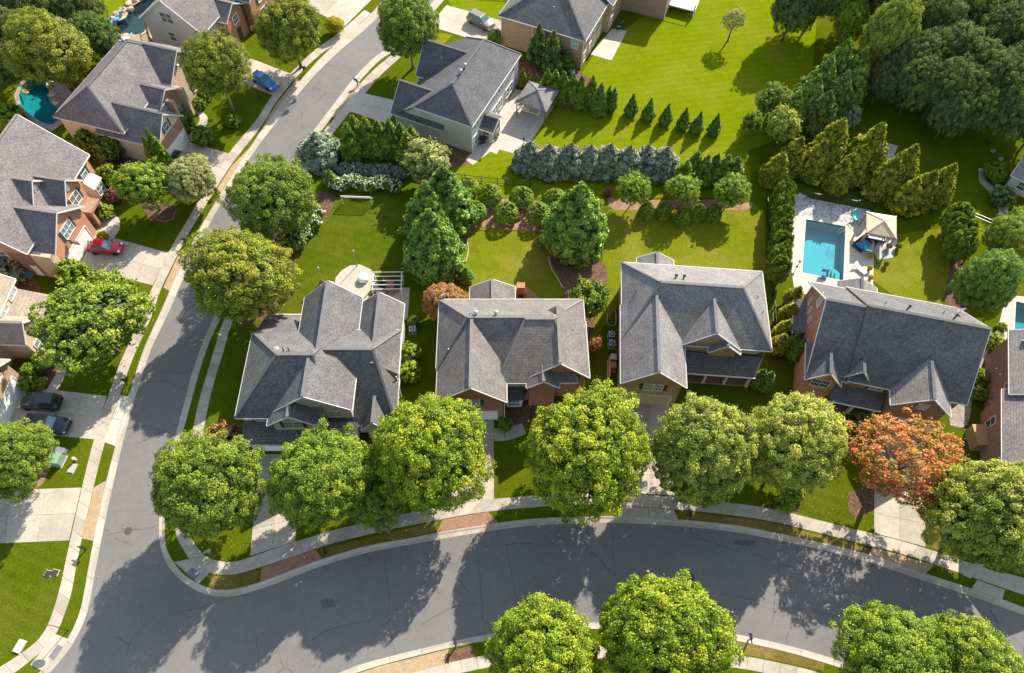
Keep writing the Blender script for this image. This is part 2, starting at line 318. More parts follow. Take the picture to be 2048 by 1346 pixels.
# ------------------------------------------------------------------ builders
class MB:
    """collects verts and faces, builds ONE mesh object"""
    def __init__(s): s.v = []; s.f = []
    def add(s, vs, fs):
        o = len(s.v); s.v += [tuple(p) for p in vs]; s.f += [tuple(i+o for i in f) for f in fs]; return s
    def box(s, x0, x1, y0, y1, z0, z1):
        return s.add([(x0, y0, z0), (x1, y0, z0), (x1, y1, z0), (x0, y1, z0), (x0, y0, z1), (x1, y0, z1), (x1, y1, z1), (x0, y1, z1)],
                     [(3, 2, 1, 0), (4, 5, 6, 7), (0, 1, 5, 4), (1, 2, 6, 5), (2, 3, 7, 6), (3, 0, 4, 7)])
    def bar(s, p, q, w, h, up=(0, 0, 1)):
        p = Vector(p); q = Vector(q); d = (q-p)
        if d.length < 1e-4: return s
        d.normalize(); u = Vector(up)
        if abs(d.dot(u)) > 0.98: u = Vector((1, 0, 0))
        sx = d.cross(u).normalized()*(w/2); uz = sx.cross(d).normalized()*(h/2)
        return s.add([p-sx-uz, p+sx-uz, p+sx+uz, p-sx+uz, q-sx-uz, q+sx-uz, q+sx+uz, q-sx+uz],
                     [(0, 1, 2, 3), (7, 6, 5, 4), (0, 4, 5, 1), (1, 5, 6, 2), (2, 6, 7, 3), (3, 7, 4, 0)])
    def tube(s, pts, rad, n=8, cap=True):
        pts = [Vector(p) for p in pts]; o = []
        if not hasattr(rad, '__len__'): rad = [rad]*len(pts)
        for i, (p, r) in enumerate(zip(pts, rad)):
            d = (pts[min(i+1, len(pts)-1)]-pts[max(i-1, 0)]).normalized()
            a = d.orthogonal().normalized(); b = d.cross(a)
            o += [p+(a*math.cos(2*math.pi*k/n)+b*math.sin(2*math.pi*k/n))*r for k in range(n)]
        fs = [(i*n+k, i*n+(k+1) % n, (i+1)*n+(k+1) % n, (i+1)*n+k) for i in range(len(pts)-1) for k in range(n)]
        if cap: fs += [tuple(reversed(range(n))), tuple(range((len(pts)-1)*n, len(pts)*n))]
        return s.add(o, fs)
    def lathe(s, prof, n=16, c=(0, 0, 0)):
        return s.add([(c[0]+r*math.cos(2*math.pi*k/n), c[1]+r*math.sin(2*math.pi*k/n), c[2]+z) for r, z in prof for k in range(n)],
                     [(i*n+k, i*n+(k+1) % n, (i+1)*n+(k+1) % n, (i+1)*n+k) for i in range(len(prof)-1) for k in range(n)]
                     + [tuple(reversed(range(n))), tuple(range((len(prof)-1)*n, len(prof)*n))])
    def prism(s, poly, z0, z1):
        n = len(poly)
        if sum(poly[i][0]*poly[(i+1) % n][1]-poly[(i+1) % n][0]*poly[i][1] for i in range(n)) < 0: poly = list(reversed(poly))
        return s.add([(p[0], p[1], z0) for p in poly]+[(p[0], p[1], z1) for p in poly],
                     [tuple(reversed(range(n))), tuple(range(n, 2*n))]+[(i, (i+1) % n, n+(i+1) % n, n+i) for i in range(n)])
    def mesh(s, name, mat, smooth=False):
        me = bpy.data.meshes.new(name); me.from_pydata(s.v, [], s.f); me.update()
        if mat: me.materials.append(M[mat])
        if smooth: me.polygons.foreach_set('use_smooth', [True]*len(me.polygons))
        return me
    def build(s, name, mat, parent=None, smooth=False, bevel=0):
        return put(name, s.mesh(name, mat, smooth), parent, bevel)
def put(name, me, parent=None, bevel=0, mat=None, loc=None, rot=None, scale=None):
    o = bpy.data.objects.new(name, me); C.objects.link(o); o.parent = parent
    if loc is not None: o.location = loc
    if rot is not None: o.rotation_euler = rot
    if scale is not None: o.scale = scale
    if mat:
        if not me.materials: me.materials.append(None)
        o.material_slots[0].link = 'OBJECT'; o.material_slots[0].material = M[mat]
    if bevel:
        b = o.modifiers.new('bevel', 'BEVEL'); b.width = bevel; b.segments = 2; b.limit_method = 'ANGLE'
    return o
def tag(o, label, cat, group=None):
    o['label'] = label; o['category'] = cat
    if group: o['group'] = group
    return o
def thing(name, label, cat, loc=(0, 0, 0), rotz=0.0, group=None):
    o = bpy.data.objects.new(name, None); C.objects.link(o); o.empty_display_size = 0.3
    o.location = loc; o.rotation_euler = (0, 0, rotz)
    return tag(o, label, cat, group)
def struct(o): o['kind'] = 'structure'; return o
# ------------------------------------------------------------------ ground, road, kerbs, pavements
def W2(pts, z=0.0): return [P(x, y, z) for x, y in pts]
def smooth_line(pts, n=4):
    """Catmull-Rom through the surveyed points"""
    o = []
    for i in range(len(pts)-1):
        p0, p1, p2, p3 = pts[max(i-1, 0)], pts[i], pts[i+1], pts[min(i+2, len(pts)-1)]
        for k in range(n):
            t = k/n
            o.append(0.5*((2*p1)+(p2-p0)*t+(2*p0-5*p1+4*p2-p3)*t*t+(3*p1-p0-3*p2+p3)*t**3))
    return o+[pts[-1]]
def resample(pts, n):
    d = [0.0]
    for a, b in zip(pts, pts[1:]): d.append(d[-1]+(b-a).length)
    o = []; j = 0
    for i in range(n+1):
        s = d[-1]*i/n
        while j < len(d)-2 and d[j+1] < s: j += 1
        t = (s-d[j])/max(1e-6, d[j+1]-d[j]); o.append(pts[j].lerp(pts[j+1], min(1, max(0, t))))
    return o
def length(pts): return sum((b-a).length for a, b in zip(pts, pts[1:]))

# kerb lines (road side, back side), surveyed
K_W_IN = [(860, -110), (800, -20), (746, 43), (673, 106), (616, 164), (562, 231), (512, 297), (465, 368), (417, 450), (388, 510), (361, 567), (334, 630), (303, 694), (284, 750), (268, 800), (254, 851), (242, 897), (219, 996), (201, 1083), (192, 1130), (182, 1184), (172, 1230), (147, 1284), (124, 1316), (98, 1346), (50, 1390), (-20, 1440), (-110, 1490)]
K_W_OUT = [(845, -112), (784, -24), (733, 37), (661, 97), (605, 156), (551, 221), (502, 292), (456, 364), (406, 446), (375, 505), (348, 563), (321, 625), (291, 690), (272, 745), (256, 797), (242, 849), (230, 895), (205, 994), (187, 1083), (178, 1130), (169, 1181), (160, 1224), (137, 1276), (114, 1307), (84, 1340), (36, 1380), (-30, 1430), (-120, 1476)]
K_E_IN = [(945, -100), (880, -15), (825, 48), (776, 94), (746, 116), (706, 157), (672, 201), (626, 261), (585, 316), (545, 382), (508, 460), (470, 540), (428, 631), (406, 681), (385, 741), (370, 797), (356, 848), (344, 900), (331, 960), (320, 1010), (317, 1052), (321, 1097), (336, 1132), (361, 1160), (394, 1182), (428, 1192), (468, 1192), (512, 1180), (559, 1164), (639, 1133), (733, 1105), (813, 1090), (907, 1073), (1024, 1055), (1108, 1048), (1225, 1045), (1325, 1050), (1425, 1058), (1492, 1067), (1536, 1076), (1636, 1097), (1737, 1123), (1837, 1157), (1937, 1190), (2014, 1217), (2100, 1250), (2250, 1310)]
K_E_OUT = [(960, -92), (895, -8), (838, 55), (788, 101), (757, 123), (718, 164), (684, 208), (638, 268), (597, 323), (558, 388), (521, 466), (483, 546), (441, 637), (418, 687), (398, 747), (383, 802), (369, 853), (356, 904), (343, 962), (333, 1012), (329, 1053), (332, 1094), (347, 1124), (368, 1149), (400, 1169), (430, 1179), (466, 1179), (512, 1167), (556, 1151), (636, 1121), (729, 1093), (810, 1078), (904, 1060), (1022, 1042), (1106, 1035), (1225, 1032), (1327, 1037), (1427, 1045), (1494, 1054), (1538, 1063), (1640, 1085), (1741, 1110), (1842, 1144), (1942, 1177), (2019, 1204), (2105, 1237), (2256, 1297)]
K_S_IN = [(-60, 1640), (200, 1540), (420, 1450), (560, 1392), (676, 1346), (726, 1327), (786, 1311), (897, 1284), (974, 1269), (1070, 1254), (1180, 1245), (1310, 1248), (1435, 1262), (1536, 1281), (1636, 1307), (1740, 1342), (1850, 1384), (2000, 1445), (2150, 1520)]
K_S_OUT = [(-55, 1658), (206, 1556), (426, 1464), (566, 1406), (682, 1359), (730, 1340), (789, 1323), (899, 1296), (976, 1281), (1071, 1267), (1180, 1258), (1308, 1261), (1432, 1275), (1532, 1294), (1631, 1320), (1735, 1355), (1844, 1398), (1994, 1459), (2144, 1534)]
kin = {k: smooth_line(W2(v), 3) for k, v in dict(w=K_W_IN, e=K_E_IN, s=K_S_IN).items()}
kout = {k: smooth_line(W2(v), 3) for k, v in dict(w=K_W_OUT, e=K_E_OUT, s=K_S_OUT).items()}

# pools (outlines surveyed at deck level)
POOLS = {
 'rect': [(1612.3, 438.7), (1690.8, 452.8), (1686.3, 561.3), (1604.6, 545)],
 'edge': [(2032, 603), (2120, 622), (2112, 690), (2029, 664)],
}
def blob(cx, cy, prof):
    return [(cx+r*math.cos(a), cy+r*math.sin(a)) for a, r in prof]
POOLS['kidney'] = [(38, 190), (44, 172), (58, 160), (76, 158), (92, 166), (99, 178), (97, 190), (100, 203), (112, 213), (122, 222), (120, 236), (106, 248), (92, 248), (70, 236), (52, 222), (41, 208)]
POOLS['lagoon'] = [(223, 62), (222, 52), (233, 44), (250, 36), (258, 22), (268, 10), (292, -2), (330, -10), (352, -4), (330, 30), (300, 44), (288, 64), (270, 70), (252, 66), (236, 70)]
pool_w = {k: (W2(v) if len(v) == 4 else smooth_line(W2(v)+[P(*v[0])], 2)[:-1]) for k, v in POOLS.items()}

def fill(name, loops, z, mat, kind=True):
    bm = bmesh.new(); es = []
    for lp in loops:
        vs = [bm.verts.new((p[0], p[1], z)) for p in lp]
        for i in range(len(vs)): es.append(bm.edges.new((vs[i], vs[(i+1) % len(vs)])))
    bmesh.ops.triangle_fill(bm, use_beauty=True, use_dissolve=False, edges=es, normal=(0, 0, 1))
    for f in bm.faces:
        f.normal_update()
        if f.normal.z < 0: f.normal_flip()
    me = bpy.data.meshes.new(name); bm.to_mesh(me); bm.free(); me.materials.append(M[mat])
    o = put(name, me)
    return struct(o) if kind else o

road_back = kout['w'] + list(kout['s']) + list(reversed(kout['e']))
outer = [Vector((-900, -500, 0)), Vector((900, -500, 0)), Vector((900, 1500, 0)), Vector((-900, 1500, 0))]
fill('ground', [outer, road_back]+list(pool_w.values()), 0.0, 'grass')
road_in = kin['w'] + list(kin['s']) + list(reversed(kin['e']))
# the road runs a little under the kerbs
fill('road', [[p.lerp(q, 0.25) for p, q in zip(kin['w'], kout['w'])]+[p.lerp(q, 0.25) for p, q in zip(kin['s'], kout['s'])]+list(reversed([p.lerp(q, 0.25) for p, q in zip(kin['e'], kout['e'])]))], -0.09, 'asphalt')

def slab_strip(root, name, A, B, seg, prof, mat, gap=0.03):
    """pieces along two rails; prof is a list of (t across, z)"""
    n = max(1, int(round((length(A)+length(B))/2/seg))); a = resample(A, n*3); b = resample(B, n*3)
    for i in range(n):
        mb = MB(); rows = []
        for j in range(4):
            p, q = a[3*i+j], b[3*i+j]
            if j == 0: d = (a[3*i+1]-p); e = (b[3*i+1]-q); p = p+d.normalized()*gap/2; q = q+e.normalized()*gap/2
            if j == 3: d = (p-a[3*i+2]); e = (q-b[3*i+2]); p = p-d.normalized()*gap/2; q = q-e.normalized()*gap/2
            rows.append([(p.lerp(q, t).x, p.lerp(q, t).y, z) for t, z in prof])
        k = len(prof); vs = []
        for r in rows: vs += r+[(r[-1][0], r[-1][1], -0.2), (r[0][0], r[0][1], -0.2)]
        k2 = k+2; fs = [(j*k2+c, j*k2+(c+1) % k2, (j+1)*k2+(c+1) % k2, (j+1)*k2+c) for j in range(3) for c in range(k2)]
        fs += [tuple(reversed(range(k2))), tuple(range(3*k2, 4*k2))]
        mb.add(vs, fs); o = mb.build(name, mat, root)
        bm = bmesh.new(); bm.from_mesh(o.data); bmesh.ops.recalc_face_normals(bm, faces=bm.faces); bm.to_mesh(o.data); bm.free()
def setting_root(name):
    o = bpy.data.objects.new(name, None); C.objects.link(o); return struct(o)
KP = [(0.0, -0.083), (0.55, -0.06), (0.8, 0.02), (1.0, 0.035)]
for k in 'wes':
    r = setting_root('kerb')
    n = len(kin[k])
    # keep to the part in view
    i0 = 0; i1 = n
    slab_strip(r, 'kerb_stone', kin[k][i0:i1], kout[k][i0:i1], 3.1, KP, 'concrete kerb')

SW_PROF = [(0.0, 0.02), (1.0, 0.02)]
def sidewalk(L, Rr, seg=1.55):
    r = setting_root('sidewalk')
    slab_strip(r, 'slab', smooth_line(W2(L), 3), smooth_line(W2(Rr), 3), seg, SW_PROF, 'concrete')
sidewalk([(729, 20), (672, 70), (630, 100), (581, 147), (541, 196), (511, 242), (447, 320), (402, 394), (369, 450), (351, 480), (328, 524), (301, 584), (284, 630), (241, 724), (217, 791), (201, 835), (183, 898), (164, 975), (134, 1110), (119, 1180), (100, 1240), (84, 1270), (60, 1294), (0, 1334), (-60, 1365)],
         [(742, 27), (685, 79), (643, 107), (594, 153), (553, 203), (523, 252), (462, 330), (418, 400), (386, 452), (368, 483), (348, 524), (321, 580), (302, 636), (264, 721), (241, 788), (224, 835), (206, 898), (187, 975), (159, 1099), (144, 1180), (130, 1226), (113, 1266), (90, 1297), (30, 1345), (-40, 1392)])
sidewalk([(850, 48), (796, 99), (746, 141), (709, 182), (673, 231), (642, 270), (606, 326), (575, 388), (535, 470), (495, 552), (448, 640), (431, 691), (415, 744), (400, 795), (388, 848), (381, 895), (367, 955), (355, 1010), (350, 1050), (356, 1080), (366, 1098), (379, 1118), (395, 1133), (419, 1145), (448, 1150), (478, 1147), (512, 1137), (579, 1115), (632, 1097), (686, 1081), (793, 1056), (860, 1043), (923, 1031), (977, 1023), (1024, 1018), (1114, 1011), (1180, 1009), (1245, 1011), (1348, 1018), (1425, 1026), (1536, 1041), (1636, 1065), (1743, 1092), (1797, 1106), (1870, 1129), (1937, 1152), (2048, 1190), (2110, 1212)],
         [(861, 56), (808, 108), (762, 150), (726, 192), (688, 239), (658, 278), (622, 334), (590, 396), (551, 477), (511, 559), (464, 646), (449, 697), (432, 751), (419, 801), (409, 851), (402, 897), (388, 957), (376, 1012), (372, 1046), (379, 1070), (390, 1088), (400, 1102), (415, 1114), (434, 1121), (454, 1124), (476, 1122), (508, 1112), (573, 1089), (625, 1073), (680, 1057), (788, 1032), (856, 1019), (921, 1007), (976, 999), (1023, 995), (1113, 988), (1180, 986), (1247, 988), (1352, 994), (1430, 1002), (1540, 1017), (1640, 1041), (1748, 1068), (1803, 1082), (1877, 1105), (1944, 1127), (2055, 1165), (2117, 1187)])
sidewalk([(600, 1440), (720, 1392), (823, 1346), (913, 1322), (1024, 1302), (1180, 1292), (1320, 1293), (1462, 1309), (1536, 1321), (1646, 1347), (1760, 1386)],
         [(608, 1466), (728, 1418), (831, 1371), (918, 1347), (1028, 1327), (1180, 1317), (1318, 1318), (1458, 1334), (1530, 1346), (1638, 1372), (1752, 1411)])

def slabs(name, rows, mat, z=0.025, nu=2, nv=3, root=None, th=0.15, gap=0.03, rootname='driveway'):
    """a paved quad a-b-c-d split into slabs"""
    r = root or setting_root(rootname)
    a, b, c, d = [P(x, y, 0) for x, y in rows]
    for i in range(nu):
        for j in range(nv):
            u0, u1, w0, w1 = i/nu, (i+1)/nu, j/nv, (j+1)/nv
            f = lambda u, w: a.lerp(b, u).lerp(d.lerp(c, u), w)
            q = [f(u0, w0), f(u1, w0), f(u1, w1), f(u0, w1)]; m = sum(q, Vector())/4
            q = [p+(m-p).normalized()*gap*0.6 for p in q]
            MB().prism([(p.x, p.y) for p in q], z-th, z).build(name, mat, r)
    return r
def patch(name, px, mat, z, sm=0, hole=None):
    pts = W2(px)
    if sm: pts = smooth_line(pts+[pts[0]], sm)[:-1]
    return fill(name, [pts]+([pool_w[hole]] if hole else []), z, mat)

# driveways (garage edge first)
slabs('slab', [(192, 466), (338, 506), (305, 571), (158, 533)], 'concrete', nu=4, nv=2)
slabs('slab', [(20, 770), (214, 792), (189, 879), (-30, 858)], 'concrete', nu=4, nv=2)
slabs('slab', [(-120, 985), (163, 975), (138, 1081), (-120, 1092)], 'concrete', nu=4, nv=2)
slabs('slab', [(350, 276), (458, 307), (424, 366), (316, 325)], 'concrete', nu=3, nv=2)
slabs('slab', [(470, 105), (588, 150), (552, 193), (440, 150)], 'concrete', nu=3, nv=2)
slabs('slab', [(600, -50), (745, -2), (690, 52), (560, -10)], 'concrete', nu=3, nv=2)
slabs('slab', [(711, 183), (800, 203), (775, 248), (687, 219)], 'concrete pale', nu=3, nv=2)
slabs('slab', [(893, 10), (1040, 52), (1006, 98), (858, 52)], 'concrete', nu=4, nv=2)
slabs('slab', [(520, 908), (604, 908), (590, 1083), (500, 1112)], 'concrete', nu=2, nv=4)
slabs('slab', [(904, 842), (988, 840), (988, 998), (900, 1008)], 'concrete', nu=2, nv=4)
slabs('slab', [(1258, 802), (1340, 808), (1352, 991), (1249, 986)], 'concrete', nu=2, nv=5)
slabs('slab', [(1748, 840), (1852, 840), (1851, 1094), (1748, 1066)], 'concrete', nu=2, nv=6)
slabs('slab', [(2008, 1145), (2110, 1172), (2104, 1208), (1962, 1160)], 'concrete', nu=2, nv=1)
# aprons between pavement and kerb
def apron(px, mat='paver tan', z=0.022): return patch('paver_apron', px, mat, z)
apron([(356, 512), (378, 505), (340, 583), (327, 575)])
apron([(188, 975), (212, 961), (187, 1082), (164, 1077)])
apron([(500, 295), (456, 363), (442, 386), (434, 378), (464, 331)])
apron([(603, 158), (551, 220), (536, 241), (528, 249), (555, 205), (595, 156)])
apron([(718, 165), (664, 235), (673, 231), (709, 184), (723, 170)])
apron([(575, 1117), (632, 1098), (645, 1119), (520, 1165), (522, 1136)], 'paver red')
apron([(886, 1039), (976, 1024), (998, 1046), (872, 1066)], 'paver red')
slabs('slab', [(1245, 1012), (1348, 1019), (1358, 1042), (1237, 1033)], 'concrete', nu=2, nv=1, rootname='driveway_apron', z=0.022)
apron([(1745, 1094), (1868, 1130), (1852, 1147), (1738, 1109)])
slabs('slab', [(241, 790), (268, 795), (232, 893), (207, 884)], 'concrete pale', nu=1, nv=2, rootname='driveway_apron', z=0.024)
apron([(700, 1352), (760, 1332), (898, 1298), (890, 1328), (800, 1353), (700, 1392)])
apron([(1432, 1277), (1462, 1281), (1462, 1308), (1440, 1305)])
slabs('slab', [(1954, 1160), (2010, 1180), (2004, 1200), (1942, 1178)], 'concrete', nu=1, nv=1, rootname='driveway_apron', z=0.022)
# corner ramps with warning plates
slabs('slab', [(378, 1118), (420, 1145), (398, 1168), (348, 1124)], 'concrete', nu=1, nv=1, rootname='kerb_ramp', z=0.03)
slabs('slab', [(112, 1268), (137, 1278), (84, 1342), (60, 1330)], 'concrete', nu=1, nv=1, rootname='kerb_ramp', z=0.03)
for px in ([(384, 1135), (402, 1147), (390, 1160), (372, 1148)], [(116, 1288), (126, 1295), (107, 1321), (97, 1314)]):
    struct(MB().prism([tuple(P(*p)[:2]) for p in px], 0.0, 0.042).build('warning_plate', 'warning grey'))

# lawns with their own tint, mulch beds
patch('lawn', [(1200, 95), (1290, 30), (1380, -30), (1480, -80), (1640, -40), (1625, 140), (1600, 260), (1500, 300), (1480, 330), (1060, 330), (1035, 300), (1095, 235), (1130, 200), (1180, 120)], 'grass bright', 0.006)
patch('lawn', [(905, 312), (985, 292), (1050, 310), (1050, 330), (1500, 330), (1500, 395), (900, 395)], 'grass bright', 0.010)
patch('lawn', [(935, 455), (1010, 445), (1100, 460), (1120, 560), (1110, 600), (930, 600), (925, 540)], 'grass yellow', 0.006, 3)
patch('lawn', [(1215, 420), (1300, 400), (1500, 400), (1530, 430), (1532, 600), (1230, 620), (1175, 700), (1200, 560)], 'grass yellow', 0.006)
patch('lawn', [(640, 385), (800, 385), (815, 470), (810, 600), (540, 640), (560, 600), (610, 480)], 'grass green', 0.006)
patch('lawn', [(1750, 515), (1790, 470), (1890, 455), (1900, 540), (1880, 620), (1800, 600), (1745, 560)], 'grass yellow', 0.006)
patch('lawn', [(1600, 960), (1690, 940), (1712, 1058), (1592, 1030)], 'grass green', 0.006)
patch('lawn', [(1930, 440), (1975, 450), (1940, 520), (1915, 470)], 'grass bright', 0.006)
patch('lawn', [(-100, 1094), (136, 1083), (116, 1178), (97, 1240), (56, 1292), (-100, 1370)], 'grass green', 0.006)
patch('lawn', [(890, -5), (1010, 5), (1000, 45), (905, 12)], 'grass bright', 0.006)
patch('lawn', [(880, 65), (905, 70), (870, 105), (850, 110)], 'grass bright', 0.006)
patch('lawn', [(240, 15), (290, -15), (220, -40), (180, 20), (205, 60)], 'grass bright', 0.006)
for px in ([(430, 1181), (470, 1181), (512, 1168), (518, 1140), (478, 1149), (448, 1152), (412, 1150)], [(640, 1100), (735, 1076), (875, 1043), (868, 1064), (735, 1093), (648, 1118)], [(1360, 1022), (1536, 1043), (1740, 1095), (1735, 1108), (1536, 1062), (1362, 1038)], [(1852, 1000), (1880, 990), (1900, 1060), (1880, 1100), (1853, 1092)], [(880, 1045), (895, 1040), (905, 1055), (880, 1062)], [(1470, 1280), (1540, 1295), (1650, 1325), (1646, 1342), (1540, 1318), (1470, 1306)]):
    patch('verge', px, 'grass dry', 0.008)
def bed(px, mat='mulch', z=0.014): return patch('planting_bed', px, mat, z, 3)
bed([(935, 425), (955, 400), (1000, 398), (1060, 398), (1110, 420), (1130, 450), (1080, 462), (1010, 460), (945, 455), (925, 500), (915, 560), (905, 520)], 'pine straw')
bed([(1215, 395), (1300, 400), (1480, 400), (1490, 420), (1350, 415), (1230, 420)], 'pine straw')
bed([(1100, 520), (1130, 500), (1200, 520), (1215, 560), (1190, 640), (1170, 700), (1130, 620), (1125, 570)], 'mulch')
bed([(600, 380), (670, 390), (650, 440), (600, 500), (560, 600), (520, 640), (470, 640), (520, 480)], 'mulch')
bed([(280, 405), (350, 410), (355, 435), (325, 446), (300, 440)], 'mulch')
bed([(1695, 985), (1740, 975), (1750, 1010), (1725, 1035), (1700, 1025)], 'mulch')
bed([(1560, 985), (1600, 965), (1603, 1000), (1590, 1026), (1545, 1012)], 'mulch')
bed([(896, 1305), (945, 1292), (946, 1312), (895, 1328)], 'mulch')
bed([(1020, 130), (1100, 110), (1170, 150), (1190, 165), (1120, 185), (1040, 175)], 'mulch')
bed([(900, 262), (945, 320), (900, 330), (800, 280), (820, 262)], 'mulch')
bed([(75, 700), (130, 690), (95, 790), (60, 780)], 'mulch')
bed([(180, 285), (250, 270), (300, 310), (330, 330), (260, 345), (200, 330)], 'mulch')
bed([(60, 940), (98, 930), (85, 968), (60, 978)], 'pine straw')
bed([(1890, 600), (1900, 540), (1925, 520), (1935, 600), (1925, 640)], 'mulch')
bed([(1780, 150), (1850, 40), (2100, -80), (2250, 300), (1960, 235), (1850, 205)], 'mulch')
bed([(20, 540), (75, 560), (70, 600), (20, 590)], 'mulch')
bed([(960, 1000), (985, 905), (1040, 880), (1070, 960), (1040, 990)], 'grass', 0.012)
bed([(1030, 790), (1000, 845), (1002, 862), (1060, 850), (1080, 800)], 'mulch', 0.016)
# garden paths
def path(L, Rr, mat='concrete', seg=1.4):
    r = setting_root('garden_path')
    slab_strip(r, 'slab', smooth_line(W2(L), 3), smooth_line(W2(Rr), 3), seg, [(0.0, 0.022), (1.0, 0.022)], mat)
path([(988, 857), (1015, 855), (1045, 846)], [(988, 882), (1018, 880), (1052, 868)])
path([(126, 690), (118, 735), (90, 785)], [(142, 688), (134, 740), (111, 788)])
path([(385, 222), (400, 235), (390, 258), (372, 276)], [(395, 216), (416, 236), (404, 265), (383, 283)], 'concrete pale')
path([(1960, 1118), (1925, 1150)], [(1975, 1124), (1940, 1157)])
path([(1890, 790), (1918, 770), (1935, 720), (1960, 690)], [(1900, 850), (1935, 850), (1950, 770), (1985, 680)], 'flagstone')
path([(1957, 345), (1960, 365), (1985, 392), (2000, 430), (2004, 470)], [(1968, 342), (1972, 360), (2000, 388), (2016, 425), (2020, 465)], 'flagstone', 1.0)
bed([(190, 445), (230, 430), (240, 455), (215, 490), (195, 480)], 'paver grey', 0.016)

# patios
patch('patio', [(1031, 178), (1117, 200), (1043, 311), (999, 299), (993, 309), (981, 303), (946, 330), (930, 319), (944, 306), (975, 260)], 'paver grey', 0.02)
patch('patio', [(1225, 57), (1254, 62), (1223, 121), (1181, 109)], 'concrete pale', 0.02)
patch('patio', [(666, 600), (671, 556), (683, 541), (700, 531), (720, 529), (741, 538), (754, 558), (756, 575), (820, 575), (815, 640), (640, 640), (641, 563), (668, 563)], 'concrete pale', 0.02)
patch('patio', [(1005, 600), (1015, 580), (1035, 572), (1060, 578), (1080, 600), (1080, 620), (1005, 620)], 'paver red', 0.02)
patch('rock_border', [(28, 190), (40, 165), (58, 152), (78, 150), (96, 160), (125, 165), (150, 190), (140, 225), (128, 245), (105, 262), (80, 255), (50, 232), (33, 210)], 'flagstone', 0.012, hole='kidney')
patch('patio', [(205, 70), (215, 40), (245, 22), (258, -5), (285, -22), (380, -30), (345, 40), (325, 90), (300, 110), (240, 105), (220, 88)], 'paver tan', 0.012, hole='lagoon')
patch('pool_deck', [(1590, 428), (1612, 430), (1750, 455), (1746, 575), (1590, 590), (1580, 520)], 'concrete pale', 0.012, hole='rect')
patch('gravel_strip', [(1578, 400), (1600, 385), (1625, 398), (1740, 420), (1750, 456), (1612, 432), (1592, 432), (1582, 530), (1575, 480)], 'gravel', 0.016)
patch('gravel_strip', [(1760, 475), (1795, 478), (1786, 515), (1755, 520), (1748, 500)], 'gravel', 0.018)
patch('pool_deck', [(2012, 590), (2140, 600), (2140, 720), (1980, 690), (2000, 640)], 'paver grey', 0.012, hole='edge')
patch('court', [(1765, 283), (1796, 292), (1780, 330), (1750, 318)], 'concrete', 0.014)

# pools: real basins with water
def pool(key, depth_m, floor, water, coping, label, w=0.3):
    pts = pool_w[key]; n = len(pts); c = sum(pts, Vector())/n
    t = thing('swimming_pool', label, 'pool', (c.x, c.y, 0))
    q = [(p.x-c.x, p.y-c.y) for p in pts]
    mb = MB(); mb.add([(x, y, 0) for x, y in q]+[(x, y, -depth_m) for x, y in q], [((i+1) % n, i, n+i, n+(i+1) % n) for i in range(n)]+[tuple(range(n, 2*n))])
    o = mb.build('basin', floor, t)
    bm = bmesh.new(); bm.from_mesh(o.data); bmesh.ops.recalc_face_normals(bm, faces=bm.faces); bmesh.ops.reverse_faces(bm, faces=bm.faces); bm.to_mesh(o.data); bm.free()
    mb = MB(); ar = sum(q[i][0]*q[(i+1) % n][1]-q[(i+1) % n][0]*q[i][1] for i in range(n))
    mb.add([(x, y, -0.14) for x, y in (q if ar > 0 else list(reversed(q)))], [tuple(range(n))]); mb.build('water', water, t)
    out = []
    for i in range(n):
        a, b, d = Vector(q[i-1]), Vector(q[i]), Vector(q[(i+1) % n])
        e1 = (b-a).normalized(); e2 = (d-b).normalized(); nn = Vector((e1.y+e2.y, -(e1.x+e2.x))); nn.normalize()
        s = 1 if nn.dot(b) > 0 else -1
        out.append(b+nn*s*w*(1.35 if n == 4 else 1.0))
    mb = MB(); mb.add([(x, y, 0.03) for x, y in q]+[(p.x, p.y, 0.03) for p in out]+[(x, y, -0.1) for x, y in q]+[(p.x, p.y, -0.1) for p in out],
        [(i, (i+1) % n, n+(i+1) % n, n+i) for i in range(n)]+[(i, 2*n+i, 2*n+(i+1) % n, (i+1) % n) for i in range(n)]+[(n+i, n+(i+1) % n, 3*n+(i+1) % n, 3*n+i) for i in range(n)])
    o = mb.build('coping', coping, t)
    bm = bmesh.new(); bm.from_mesh(o.data); bmesh.ops.recalc_face_normals(bm, faces=bm.faces); bm.to_mesh(o.data); bm.free()
    return t, c, q
tp, pc, pq = pool('rect', 1.6, 'pool floor', 'water', 'concrete pale', 'rectangular turquoise swimming pool with pale concrete coping beside the tan gazebo')
mb = MB(); a = Vector(pq[2]); b = Vector(pq[1]); d = Vector(pq[3])
e = (b-a).normalized(); g = (d-a).normalized()
for k in range(3):
    o = a+g*0.25; w = 1.2-k*0.3
    mb.prism([tuple(o+e*0.25), tuple(o+e*(2.6-k*0.5)), tuple(o+e*(2.6-k*0.5)+g*w), tuple(o+e*0.25+g*w)], -1.55, -1.2+k*0.33)
mb.build('steps', 'pool floor', tp)
pool('kidney', 1.5, 'pool floor teal', 'water teal', 'flagstone', 'small kidney shaped teal pool behind the cream sided house', 0.35)
pool('lagoon', 1.5, 'pool floor dark', 'water deep', 'rock', 'dark freeform lagoon pool with rock edging beside the grey gabled house', 0.4)
pool('edge', 1.5, 'pool floor teal', 'water', 'concrete pale', 'turquoise pool partly hidden behind the brown brick side wall')

